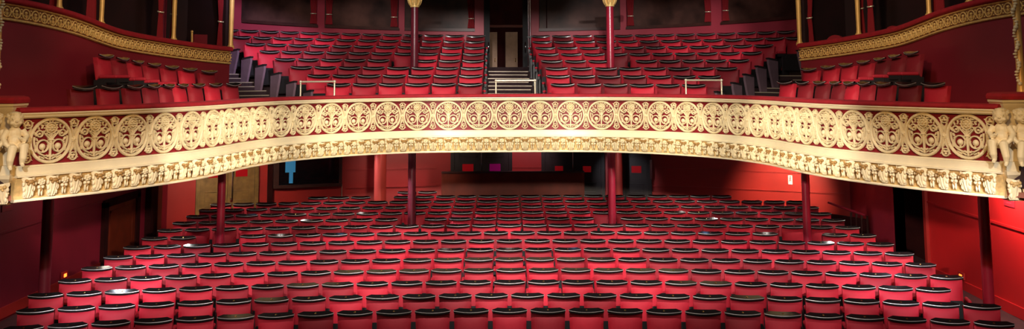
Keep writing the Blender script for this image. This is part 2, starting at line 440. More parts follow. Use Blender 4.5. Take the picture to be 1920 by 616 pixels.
STD = standard_mb(False).mesh('standard', ['iron'], 30); STDP = standard_mb(True).mesh('standard', ['iron', 'pad'], 40)
ENDS = standard_mb(end=True).mesh('end_standard', ['iron', 'standwood'], 30)
b_ = MB(); pad_into(b_); PADM = b_.mesh('arm_pad', 'pad', 60)
def seat(name, label, group, x, y, z, rz, kit, plate=True, pads=False, last=False, end_l=False, end_r=False, pitch=.53):
    r = thing(name, label, 'theatre seat', (x, y, z), rz, group)
    k = ME[kit]
    obj('backrest', k['back'], r); c = obj('cap_rail', k['cap'], r); obj('seat_pan', k['pan'], r)
    if plate:
        p = obj('number_plate', PLATE, c, (0, .062, .886+.36*.042)); p.rotation_euler = (radians(20), 0, 0)
    h = pitch/2
    def std(xx, end):
        if end: obj('end_standard', ENDS, r, (xx, 0, 0))
        elif pads:
            s_ = obj('standard', STD, r, (xx, 0, 0)); obj('arm_pad', PADM, s_)
        else: obj('standard', STDP, r, (xx, 0, 0))
    std(-h, end_l)
    if last or end_r: std(h, end_r)
    return r
W = .53
def stall_pos(k, i):
    R = 23.8793+3.1657*k; a = (i*W+(.029 if k == 3 else 0))/R; d = 14.0118+.86*k
    zc = EZ-3.2344+.0171*k-.0001*k*k
    return R*sin(a), d-R*(1-cos(a)), zc-.90, -a
def rng(a, b, skip=()):
    return [a+j for j in range(int(round(b-a))+1) if (a+j) not in skip]
ROWS = {0: rng(-12, 12), 1: rng(-12.5, 12.5), 2: rng(-13, 12), 3: rng(-13, 13), 4: rng(-13, 13), 5: rng(-13, 13), 6: rng(-13, 13),
        7: [-13, -12]+rng(-9.5, 9.5)+[12, 13], 8: rng(-13, 13), 9: rng(-13, 13, (-4, 4)), 10: rng(-13, 13), 11: rng(-13, 13), 12: rng(-13, 13),
        13: [-9, -8, -7]+rng(-5, 10), 14: [-5, -4]}
rear = MB()
for k, idx in ROWS.items():
    for n, i in enumerate(idx):
        x, y, z, rz = stall_pos(k, i); x += .0
        last = n == len(idx)-1 or idx[n+1]-i > 1.2
        if k <= 11:
            seat('stalls_chair', 'red tip-up seat, %s from left in %s stalls row from the stage' % (ORD[n+1], ORD[k+1]), 'stalls seats, %s row from the stage' % ORD[k+1], x, y, z, rz, 'stalls', plate=True, pads=k <= 5, last=last)
        else:
            T = Matrix.Translation((x, y, z)) @ Matrix.Rotation(rz, 4, 'Z')
            for mb_, mm in ((backrest_mb(), (0,)), (cap_mb(), (1, 2)), (pan_mb(), (3, 0)), (standard_mb(True), (4, 0))):
                if mb_.v and mm == (4, 0): mb_.xf(Matrix.Translation((-W/2, 0, 0)))
                mb_.m = [mm[q] if q < len(mm) else mm[0] for q in mb_.m]
                rear.join(mb_, T)
rs = obj('rear_stalls_seating', rear.mesh('rear_stalls_seating', ['velvet', 'lacquer', 'rim', 'black', 'iron'], 40, fix=False))
tag(rs, 'last rows of red tip-up seats against the back wall of the stalls', 'theatre seats', None, 'stuff')

# dress circle rows
CIN_L = [.768, .789, .7925, .7915, .813, .820, .837, .839]; CIN_R = [1.075, 1.023, 1.032, .961, .918, .875, .828, .813]
CN_L = [6, 7, 8, 9, 10, 11, 12, 13]; CN_R = [6, 7, 8, 9, 10, 11, 13, 13]
TILT = -.0066
def circ_row(k): return 19.9387+.7551*k, 5.9082+.2724*k, EZ+(3.9384-EZ)+.1649*k+.0004*k*k
def circ_at(k, arc, dr=0., z=None):
    d, R, zc = circ_row(k); a = arc/R; X = (R+dr)*sin(a); Y = d-R+(R+dr)*cos(a)
    return X, Y, zc-.90+TILT*X, -a
for k in range(8):
    for side, inn, cnt in (('left', CIN_L, CN_L), ('right', CIN_R, CN_R)):
        sg = -1 if side == 'left' else 1; num = 0
        for i in range(cnt[k]):
            if k == 3 and i == 3: continue        # the iron column stands here
            arc = sg*(inn[k]+i*W); x, y, z, rz = circ_at(k, arc); num += 1
            outer = i == cnt[k]-1; inner = i == 0
            nogap = (k == 3 and i == 2)
            seat('circle_chair', 'red tip-up circle seat, %s from centre aisle in %s block, %s row up' % (ORD[num], side, ORD[k+1]),
                 'dress circle seats, %s block' % side, x, y, z, rz, 'circle', plate=k <= 4,
                 end_l=(outer and sg < 0), end_r=(outer and sg > 0), last=(inner and sg < 0) or (nogap and sg > 0))
# side circle seats along the box walls
def walk(e, u0, sgn, n, step):
    """n points spaced step along the offset front, starting at u0 and going towards the stage"""
    out = []; u = u0; x, y, h = fr(u, e); out.append((x, y, h))
    while len(out) < n:
        px, py = out[-1][:2]; v = u
        while True:
            v += sgn*.01; x, y, h = fr(v, e)
            if hypot(x-px, y-py) >= step: break
        u = v; out.append((x, y, h))
    return out
def find_u(e, sgn, Y):
    u = 6.
    while fr(sgn*u, e)[1] > Y: u += .01
    return sgn*u
ZSIDE0 = 3.985-.90
for side, sg in (('left', -1), ('right', 1)):
    P = walk(.95, find_u(.95, sg, 17.34), sg, 9, .487)
    for n, (x, y, h) in enumerate(P):
        seat('circle_chair', 'red tip-up seat, %s from the stage in the front row under the %s box' % (ORD[9-n], side), 'side seats under the %s box' % side,
             x, y, ZSIDE0, h-sg*.14, 'circle', plate=False, pads=True, last=True, pitch=.50).scale = (.92, 1, 1)
    P = walk(1.70, find_u(1.70, sg, 17.85), sg, 7, .487)
    for n, (x, y, h) in enumerate(P):
        z = 4.21+(4.44-4.21)*n/6
        seat('circle_chair', 'red tip-up seat, %s from the stage in the raised row against the %s box wall' % (ORD[7-n], side), 'side seats under the %s box' % side,
             x, y, z-.90, h-sg*.14, 'circle', plate=False, pads=True, last=True, pitch=.50).scale = (.92, 1, 1)
    # sloping platform under the raised row
    b = MB(); vs = []; fs = []; u0 = find_u(1.70, sg, 18.15); u1 = find_u(1.70, sg, 14.75); nn = 26
    for i in range(nn+1):
        u = u0+(u1-u0)*i/nn; t = max(0, min(1, i/nn*1.12-.06)); zt = 3.31+.23*t
        for e, z in ((1.33, 3.0), (1.33, zt), (2.16, zt), (2.16, 3.0)):
            x, y, h = fr(u, e); vs.append((x, y, z))
    for i in range(nn):
        for j in range(3): fs.append((i*4+j, i*4+4+j, i*4+5+j, i*4+1+j))
    fs += [(0, 1, 2, 3), tuple(nn*4+q for q in (3, 2, 1, 0))]
    b.add(vs, fs)
    struct('floor_platform_'+side, b, 'carpetr', 30)

# ------------------------------------------------------------------ room shell
YC = 11.1; RB = 16.3
def onb(th, dr=0.): return (RB+dr)*sin(radians(th)), YC+(RB+dr)*cos(radians(th))
def arc_strip(mb, C, R, th0, th1, z0, z1, n, thick=.12, mi=0, dr=0, up=0):
    vs = []; fs = []
    for i in range(n+1):
        a = radians(th0+(th1-th0)*i/n)
        for r in (R+dr, R+dr+thick):
            for z in (z0, z1): vs.append((r*sin(a), C+r*cos(a), z+up*(a/.82)**2))
    for i in range(n):
        o = i*4; p = o+4
        fs += [(o, p, p+1, o+1), (o+2, o+3, p+3, p+2), (o+1, p+1, p+3, o+3), (o, o+2, p+2, p)]
    fs += [(0, 1, 3, 2), tuple(n*4+q for q in (0, 2, 3, 1))]
    return mb.add(vs, fs, mi)
# stalls floor: gently raked, follows the rows
b = MB(); nx, ny = 24, 26; vs = []; fs = []
def floor_z(x, y):
    k = (y-14.0118+x*x/(2*(23.88+3.17*5)))/.86
    return .0171*k-.0001*k*k+(EZ-3.2344-.90) if k > 0 else (EZ-3.2344-.90)+.0171*k
for j in range(ny+1):
    for i in range(nx+1):
        x = -8.9+17.8*i/nx; y = 4+25*j/ny; vs.append((x, y, floor_z(x, y)))
for j in range(ny):
    for i in range(nx):
        fs.append((j*(nx+1)+i, j*(nx+1)+i+1, (j+1)*(nx+1)+i+1, (j+1)*(nx+1)+i))
b.add(vs, fs); struct('floor', b, 'carpetr', 60)
XW = 8.5
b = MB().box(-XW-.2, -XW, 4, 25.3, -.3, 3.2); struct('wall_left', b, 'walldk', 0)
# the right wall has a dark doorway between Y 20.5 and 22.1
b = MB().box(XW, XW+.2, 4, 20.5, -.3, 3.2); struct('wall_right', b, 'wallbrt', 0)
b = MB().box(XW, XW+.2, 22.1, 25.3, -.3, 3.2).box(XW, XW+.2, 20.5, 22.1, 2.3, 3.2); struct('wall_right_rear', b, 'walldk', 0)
b = MB().box(XW+1.2, XW+1.3, 20.0, 22.6, -.3, 3.2).box(XW, XW+1.3, 20.38, 20.5, -.3, 3.2).box(XW, XW+1.3, 22.1, 22.2, -.3, 3.2); struct('wall_passage', b, 'dark', 0)
b = MB(); arc_strip(b, YC, RB, -32, 32, -.3, 3.2, 40); struct('wall_back', b, 'wallred', 30)
# trims
b = MB()
b.box(-XW, -XW+.025, 4, 24.9, .12, .30); struct('baseboard_left', b, 'wallred', 0)
b = MB(); b.box(XW-.025, XW, 4, 20.45, .08, .27); struct('baseboard_right', b, 'wallbrt', 0)
for n, (mb_, m_) in enumerate([
    (MB().box(-XW, -XW+.02, 4, 24.9, 1.52, 1.56), 'walldk'),
    (MB().box(XW-.02, XW, 4, 20.45, 1.52, 1.56), 'wallbrt'),
    (arc_strip(MB(), YC, RB, -15.5, -7, 1.60, 1.635, 8, .03, dr=-.03), 'wallred'),
    (arc_strip(MB(), YC, RB, -15.5, -7, 1.13, 1.165, 8, .03, dr=-.03), 'wallred'),
    (arc_strip(MB(), YC, RB, .1, 3.3, 1.60, 1.635, 4, .03, dr=-.03), 'wallred'),
    (arc_strip(MB(), YC, RB, 13.6, 31, 1.60, 1.63, 14, .03, dr=-.03), 'wallred'),
    (arc_strip(MB(), YC, RB, 13.6, 31, 1.13, 1.16, 14, .03, dr=-.03), 'wallred')]):
    struct('trim_%d' % (n+1), mb_, m_, 0)
# circle slab: soffit over the stalls, walking floor along the front
def outer(x, y):
    dx, dy = x, y-11.0; l = hypot(dx, dy); dx /= l; dy /= l
    t = 30
    if abs(dx) > 1e-6: t = min(t, (XW+.05)/abs(dx))
    # back arc
    px, py = 0, 11.0-YC; bq = px*dx+py*dy; cq = px*px+py*py-(RB+.05)**2
    t2 = -bq+sqrt(bq*bq-cq); t = min(t, t2)
    return dx*t, 11.0+dy*t
b = MB(); vs = []; fs = []; nn = 120
for i in range(nn+1):
    u = -19+38*i/nn; x, y, h = fr(u, .04); ox, oy = outer(x, y)
    vs += [(x, y, 2.69), (ox, oy, 2.69), (x, y, 2.75), (ox, oy, 2.75)]
for i in range(nn):
    o = i*4; p = o+4; fs += [(o, o+1, p+1, p), (o+2, p+2, p+3, o+3), (o, p, p+2, o+2)]
b.add(vs, fs); struct('ceiling_stalls', b, 'soffit', 0)
b = MB(); vs = []; fs = []
for i in range(nn+1):
    u = -18.6+37.2*i/nn
    for e, z in ((.06, 2.80), (.06, 3.05), (2.4, 3.05), (2.4, 2.80)):
        x, y, h = fr(u, e); vs.append((x, y, z))
for i in range(nn):
    o = i*4; p = o+4
    for j in range(3): fs.append((o+j, p+j, p+j+1, o+j+1))
b.add(vs, fs); struct('floor_circle_front', b, 'carpet', 0)
# tiers
b = MB(); vs = []; fs = []
for k in range(8):
    d, R, zc = circ_row(k); amax = .80+.03*k; na = 30
    R2 = (circ_row(k+1)[1]-.42 if k < 7 else R+1.2); C = d-R; C2 = (circ_row(k+1)[0]-circ_row(k+1)[1]) if k < 7 else C
    o0 = len(b.v); vs = []; fs = []
    for i in range(na+1):
        a = -amax+2*amax*i/na
        x, y = (R-.42)*sin(a), C+(R-.42)*cos(a); x2, y2 = (R2+.02)*sin(a), C2+(R2+.02)*cos(a)
        z = zc-.90
        vs += [(x, y, 2.9), (x, y, z+TILT*x), (x2, y2, z+TILT*x2), (x2, y2, 2.9)]
    for i in range(na):
        for j in range(3): fs.append((i*4+j, i*4+4+j, i*4+5+j, i*4+1+j))
    fs += [(0, 1, 2, 3), tuple(na*4+q for q in (3, 2, 1, 0))]
    b.add(vs, fs)
struct('floor_circle_tiers', b, 'carpet', 0)
# stepped aisles of the circle
def aisle(label, arcs, cat='stairs'):
    r = thing('aisle_stairs', label, cat)
    for k in range(8):
        d, R, zc = circ_row(k)
        a0, a1 = arcs(k)
        for half in (0, 1):
            dr = -.42+half*.38 if not half else -.42-.36
            zt = zc-.90 if not half else zc-.90-.0825
            if half and k == 0: zt = zc-.9-.05
            mb_ = MB(); na = 5; vs = []; fs = []; nv_ = []; nf = []
            for i in range(na+1):
                arc = a0+(a1-a0)*i/na; a = arc/R; C = d-R
                for rr, z in ((R+dr, zt-.16), (R+dr, zt+.004), (R+dr+.40, zt+.004), (R+dr+.40, zt-.16)):
                    vs.append((rr*sin(a), C+rr*cos(a), z+TILT*rr*sin(a)))
                for rr, z in ((R+dr-.008, zt-.012), (R+dr-.008, zt+.006), (R+dr+.012, zt+.006)):
                    nv_.append((rr*sin(a), C+rr*cos(a), z+TILT*rr*sin(a)))
            for i in range(na):
                for j in range(3): fs.append((i*4+j, i*4+4+j, i*4+5+j, i*4+1+j))
                for j in range(2): nf.append((i*3+j, i*3+3+j, i*3+4+j, i*3+1+j))
            fs += [(0, 1, 2, 3), tuple(na*4+q for q in (3, 2, 1, 0))]
            s_ = obj('step', mb_.add(vs, fs).mesh('step', 'carpet', 0), r)
            obj('nosing', MB().add(nv_, nf).mesh('nosing', 'nosing', 0), s_)
    return r
aisle('dark carpeted aisle steps with pale nosings rising to the centre doorway', lambda k: (-(CIN_L[k]-.30), CIN_R[k]-.30))
aisle('dark aisle steps with pale nosings beside the left box', lambda k: (-(CIN_L[k]+(CN_L[k]-.5)*W+.95), -(CIN_L[k]+(CN_L[k]-.5)*W+.05)))
aisle('dark aisle steps with pale nosings beside the right box', lambda k: (CIN_R[k]+(CN_R[k]-.5)*W+.05, CIN_R[k]+(CN_R[k]-.5)*W+.95))
def curtain_mb(w, h, amp=.035, tie=None, folds=5, wt=None):
    """hanging pleated cloth, gathered to width wt at height tie"""
    b = MB(); nu, nv = folds*6, 16; vs = []; fs = []
    for j in range(nv+1):
        z = h*j/nv
        ww = w
        if tie:
            q = abs(z-tie)/(h-tie if z > tie else max(tie, .3)); ww = wt+(w-wt)*min(1, q**.8)*(1 if z > tie else .45)
        for i in range(nu+1):
            s = i/nu-.5; vs.append((s*ww, amp*(ww/w*.6+.4)*sin(s*2*pi*folds), z))
    for j in range(nv):
        for i in range(nu): fs.append((j*(nu+1)+i, j*(nu+1)+i+1, (j+1)*(nu+1)+i+1, (j+1)*(nu+1)+i))
    b.add(vs, fs); return b
# circle back wall: dado, window band, doorway
CC = 17.41; RC = 8.75
TM, TP = -1.0, 1.0
b = MB()
for th0, th1 in ((-62, -3.6), (2.75, 62)): arc_strip(b, CC, RC, th0, th1, 2.9, 5.28, 24, .2, up=.12)
for th0, th1 in ((-62, -46.6), (-33.3, -32.0), (-19.1, -18.1), (-5.9, -3.6), (2.75, 5.3), (19.45, 20.5), (35.3, 37.1), (50.4, 62)): arc_strip(b, CC, RC, th0, th1, 5.26, 7.0, 4, .2)
arc_strip(b, CC, RC, -3.6, 2.75, 6.35, 7.0, 3, .2)
struct('wall_circle_back', b, 'wallpink', 30)
for n, (a0, a1) in enumerate([(-46.6, -33.3), (-32.0, -19.1), (-18.1, -5.9), (5.3, 19.45), (20.5, 35.3), (37.1, 50.4)]):
    w_ = struct('window_%d' % (n+1), arc_strip(arc_strip(MB(), CC, RC, a0, a1, 5.27, 5.32, 10, .16, dr=-.07, up=.12), CC, RC, a0, a1, 5.32, 5.345, 10, .08, dr=-.03, up=.12), 'wood', 30, label='dark window ledge along the back of the circle')
    p_ = struct('pane', arc_strip(MB(), CC, RC, a0+.05, a1-.05, 5.35, 6.99, 12, .02, dr=.10), 'reflglass', 30, parent=w_)
for n, (th, lab) in enumerate(((-33.9, 'rear edge of the first dark circle window from the left box'), (-31.2, 'left edge of the second dark circle window from the left box'), (-19.9, 'right edge of the second dark circle window from the left box'), (-6.5, 'beside the circle doorway, at the edge of the third dark window'), (21.2, 'left edge of the second dark window right of the circle doorway'), (34.7, 'right edge of the second dark window right of the circle doorway'), (37.8, 'left edge of the last dark window before the right box'))):
    a = radians(th); r_ = RC+.02
    c = thing('window_curtain', 'gathered red curtain, '+lab, 'curtain', (r_*sin(a), CC+r_*cos(a), 5.36+.12*(a/.82)**2), -a, 'curtains of the circle windows')
    obj('cloth', curtain_mb(.30, 1.6, .025, .25, 4, .13).mesh('cloth', 'curtain', 60), c)
    o = obj('tieback', MB().tube([(.075*cos(q_), .045*sin(q_), .25) for q_ in [2*pi*q/12 for q in range(13)]], .010, 6, cap=False).mesh('tieback', 'polbrass', 60), c)
# upper side walls between the back wall and the boxes
b = MB()
for sg in (-1, 1):
    a = radians(52); p0 = (sg*RC*sin(a), CC+RC*cos(a)); x, y, h = fr(sg*7.6, 3.45); p1 = (x, y)
    dx, dy = p1[0]-p0[0], p1[1]-p0[1]; l = hypot(dx, dy); nx_, ny_ = -dy/l*.1, dx/l*.1
    pl = [(p0[0], p0[1]), (p1[0], p1[1]), (p1[0]+nx_, p1[1]+ny_), (p0[0]+nx_, p0[1]+ny_)]
    b.prism(pl, 2.9, 7.0)
struct('wall_circle_sides', b, 'wallpink', 0)
# vestibule behind the doorway
b = MB().box(-1.1, -1.0, 26.2, 31, 3.3, 7).box(1.0, 1.1, 26.2, 31, 3.3, 7).box(-1.1, 1.1, 31, 31.1, 3.3, 7); struct('wall_vestibule', b, 'dark', 0)
b = MB().box(-1.1, 1.1, 25.9, 26.5, 3.3, 4.33).box(-1.1, 1.1, 26.5, 31, 3.3, 3.6); struct('floor_vestibule', b, 'carpet', 0)
b = MB().box(-1.1, 1.1, 26.1, 31.1, 6.9, 7.0); struct('ceiling_vestibule', b, 'dark', 0)
b = MB().box(-1.0, 1.0, 30.90, 31.0, 5.60, 5.68).box(-1.0, 1.0, 30.93, 31.0, 5.68, 7.0, 1); struct('trim_8', b, ['mahog', 'dark'], 0)
def simple_door(name, x0, x1, y, z0, z1, label, m='beige'):
    d = tag(obj(name, None), label, None, None, 'structure')
    b = MB().box(x0, x1, y-.05, y, z0, z1); w = x1-x0
    obj('leaf', b.mesh('leaf', m, 0), d)
    fr_ = MB()
    for (za, zb) in ((z0+.1*(z1-z0), z0+.48*(z1-z0)), (z0+.55*(z1-z0), z0+.93*(z1-z0))):
        fr_.box(x0+.13*w, x1-.13*w, y-.062, y-.05, za, zb)
    obj('door_panel', fr_.mesh('door_panel', m, 0), d)
    obj('handle', MB().tube([(x1-.07, y-.10, z0+.5*(z1-z0)), (x1-.07, y-.10, z0+.56*(z1-z0))], .012).box(x1-.085, x1-.055, y-.10, y-.05, z0+.52*(z1-z0), z0+.535*(z1-z0)).mesh('handle', 'brass', 0), d)
    return d
simple_door('door_1', -.66, -.36, 30.98, 3.6, 5.46, 'pale beige door at the far side of the circle vestibule, beside the left jamb')
simple_door('door_2', -.10, .28, 30.98, 3.6, 5.46, 'pale beige door at the far side of the circle vestibule, beside the right jamb')
b = MB(); arc_strip(b, CC, RC, -4.3, -3.3, 4.25, 7.0, 2, .35, dr=-.10); struct('trim_9', b, 'black', 0)
b = MB(); arc_strip(b, CC, RC, 2.45, 3.3, 4.25, 7.0, 2, .35, dr=-.10); struct('trim_10', b, 'black', 0)
t = thing('service_pipe', 'pair of slim pale vertical pipes beside the circle doorway', 'pipe')
for x in (.52, .57): obj('pipe', MB().tube([(x, 25.98, 4.2), (x, 25.98, 7.0)], .013, 8).mesh('pipe', 'chrome', 60), t)
obj('clip', MB().box(.49, .60, 25.95, 26.03, 5.1, 5.13).box(.49, .60, 25.95, 26.03, 6.1, 6.13).mesh('clip', 'iron', 0), t)
for lab, x in (('left', -.53), ('right', .44)):
    t = thing('door_pull', 'chrome pull handle on the %s jamb of the circle doorway' % lab, 'door handle')
    obj('grip', MB().tube([(x, 25.98, 4.72), (x, 25.93, 4.75), (x, 25.93, 4.95), (x, 25.98, 4.98)], .014, 8).mesh('grip', 'chrome', 60), t)

# ------------------------------------------------------------------ iron columns
def column(name, label, x, y, z0, z1, r, m, capital=False, base=True):
    t = thing(name, label, 'column', (x, y, z0)); h = z1-z0
    obj('shaft', MB().lathe([(r*1.02, .0), (r, .3), (r*.97, h)], 20).mesh('shaft', m, 60), t)
    if base: obj('base', MB().lathe([(r*1.5, 0), (r*1.5, .05), (r*1.3, .07), (r*1.25, .12), (r*1.05, .14)], 20).mesh('base', m, 40), t)
    if capital:
        c = MB(); c.lathe([(r*1.15, h-.02), (r*1.25, h), (r*1.1, h+.02), (r*1.3, h+.10), (r*1.75, h+.18), (r*1.8, h+.21), (r*1.5, h+.22)], 20)
        for k in range(10):
            a = 2*pi*k/10
            c.tube([(r*1.1*cos(a), r*1.1*sin(a), h+.02), (r*1.5*cos(a), r*1.5*sin(a), h+.09), (r*1.75*cos(a), r*1.75*sin(a), h+.15), (r*1.6*cos(a), r*1.6*sin(a), h+.11)], [.022, .028, .02, .012], 6)
        o = obj('capital', c.mesh('capital', 'gold', 60), t); o['label'] = 'gilded leaf capital'
        ft = MB().box(-.16, .16, -.16, .16, h+.22, h+.30); obj('abacus', ft.mesh('abacus', 'wood', 0), t)
    return t
fz = floor_z
column('iron_column', 'slim dark red stalls column with silver sheen standing left of centre', -2.10, 21.66, fz(-2.1, 21.66), 2.69, .085, 'coldk')
column('iron_column', 'slim bright rose red stalls column standing right of centre', 2.215, 21.66, fz(2.2, 21.66), 2.69, .085, 'colred')
column('iron_column', 'red stalls column in the gap of the eighth row, in front of the oak doors', -5.44, 19.0, fz(-5.44, 19), 2.69, .075, 'colred')
column('iron_column', 'red stalls column in the gap of the eighth row, near the white signs', 5.62, 19.0, fz(5.6, 19), 2.69, .075, 'colred')
column('iron_column', 'dark maroon column near the left stalls wall', -7.14, 15.6, fz(-7.1, 15.6), 2.69, .085, 'coldk')
column('iron_column', 'maroon column near the bright red right stalls wall', 7.37, 15.6, fz(7.3, 15.6), 2.69, .085, 'colred')
column('iron_column', 'thick glossy red and silver column by the back wall, left of the centre partition', -3.40, 26.45, fz(0, 26.45), 2.69, .165, 'colsil')
column('iron_column', 'glossy red and silver column at the back wall, behind the rose red column', 2.93, 26.7, fz(0, 26.7), 2.69, .10, 'colsil')
zc_ = circ_row(2)[2]-.9
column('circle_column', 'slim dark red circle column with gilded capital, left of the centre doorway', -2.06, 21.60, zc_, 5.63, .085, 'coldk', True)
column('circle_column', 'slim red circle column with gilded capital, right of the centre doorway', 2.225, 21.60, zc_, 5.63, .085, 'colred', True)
# short beams carried by the capitals (underside of the gallery)
t = thing('light_bar', 'dark lighting bracket reaching sideways from the left gilded capital', 'light bracket')
obj('arm', MB().box(-1.95, -1.55, 21.70, 21.78, 5.80, 5.86).mesh('arm', 'black', 0), t)
obj('lamp_body', MB().lathe([(.05, 0), (.06, .05), (.06, .12), (.03, .15)], 12, (-2.32, 21.6, 5.78)).box(-2.30, -2.0, 21.68, 21.72, 5.88, 5.91).mesh('lamp_body', 'black', 40), t)

t = thing('light_bar', 'dark lighting bracket reaching sideways from the right gilded capital', 'light bracket')
obj('arm', MB().box(1.72, 2.12, 21.70, 21.78, 5.80, 5.86).mesh('arm', 'black', 0), t)
obj('lamp_body', MB().lathe([(.05, 0), (.06, .05), (.06, .12), (.03, .15)], 12, (2.62, 21.6, 5.80)).box(2.30, 2.62, 21.68, 21.72, 5.90, 5.93).mesh('lamp_body', 'black', 40), t)

# ------------------------------------------------------------------ brass safety rails
for (xa, ya, xb, yb, lab) in ((-.25, 19.30, .51, 19.30, 'foot of the centre aisle steps'), (-3.73, 17.78, -3.22, 18.33, 'front of the left circle block'), (3.27, 18.30, 3.80, 17.70, 'front of the right circle block')):
    t = thing('safety_rail', 'pale brass safety rail at the '+lab, 'rail')
    z0 = 3.05; z1 = 4.02
    obj('top_rail', MB().tube([(xa, ya, z1), (xb, yb, z1)], .017, 10).mesh('top_rail', 'polbrass', 60), t)
    for (x, y) in ((xa, ya), (xb, yb)):
        p_ = obj('post', MB().tube([(x, y, z0), (x, y, z1)], .015, 10).lathe([(.03, 0), (.03, .012), (.016, .02)], 12, (x, y, z0)).mesh('post', 'polbrass', 60), t)
        obj('finial', MB().ell((x, y, z1), .027, 12, 8).mesh('finial', 'polbrass', 60), p_)

# ------------------------------------------------------------------ boxes at the sides
ZT = [(11.0, 5.06), (12.5, 5.00), (13.75, 4.916), (14.1, 4.88), (14.4, 4.825), (15.0, 4.73), (15.4, 4.66), (15.65, 4.61), (16.3, 4.545), (17.1, 4.485), (18.9, 4.336), (20, 4.28)]
def zbox(y):
    if y <= ZT[0][0]: return ZT[0][1]
    for (a, za), (b2, zb) in zip(ZT, ZT[1:]):
        if y <= b2: return za+(zb-za)*(y-a)/(b2-a)
    return ZT[-1][1]
_zraw = zbox
def zbox(y): return sum(_zraw(y+d*.12) for d in range(-4, 5))/9
EB = 2.16
def frieze_mb(u0, u1):
    b = sweep([(EB+.02, .0), (EB-.03, .0), (EB-.045, .012), (EB-.045, .026), (EB-.02, .034), (EB-.012, .040), (EB-.012, .215), (EB-.03, .222), (EB-.03, .237), (EB+.02, .237)], u0, u1, 60, zbox, mi=0)
    sweep([(EB-.014, .040), (EB-.014, .215)], u0, u1, 60, zbox, mi=1, mb=b)
    sg = 1 if u1 > u0 else -1
    P = walk(EB-.014, u0+sg*.06, sg, 200, .148)
    for (x, y, h) in P:
        if (y < fr(u1, EB)[1]): break
        o = MB()
        o.bar(circ(0, 0, .060, 14, .072), .018, .016, closed=True); o.dome(0, .02, .022, .026, 8)
        for s in (1, -1):
            o.bar([(s*x_, z_) for x_, z_ in spiral(.022, -.028, .020, .006, 0, 1, 8)], .009, .016)
            o.dome(s*.074, .058, .013, .018, 6); o.dome(s*.074, -.058, .013, .018, 6)
        o.bar([(0, -.06), (0, 0)], .012, .018); o.dome(.074, 0, .015, .022, 6)
        dz = (zbox(y-.05)-zbox(y+.05))/.1
        sl = dz*sin(h)*-1
        T = Matrix.Translation((x, y, zbox(y)+.127)) @ Matrix.Rotation(h, 4, 'Z')
        sh = Matrix(((1, 0, 0, 0), (0, 1, 0, 0), (sl, 0, 1, 0), (0, 0, 0, 1)))
        b.join(o.xf(T @ sh))
    return b
def strip(u0, u1, prof, n=40, zf=None):
    return sweep(prof, u0, u1, n, zf, closed=True)
def find_ux(e, sg, px):
    """front parameter where the offset line is seen at image column px (used once to read the plan off the photo)"""
    best = None
    for i in range(0, 1400):
        u = sg*(5+i*.01); x, y, h = fr(u, e); z = zbox(y)+.4
        v = Vector((x, y, z-EZ)); d = v.dot(fw); X = 960+F*v.dot(r2)/d
        if best is None or abs(X-px) < best[0]: best = (abs(X-px), u)
    return best[1]
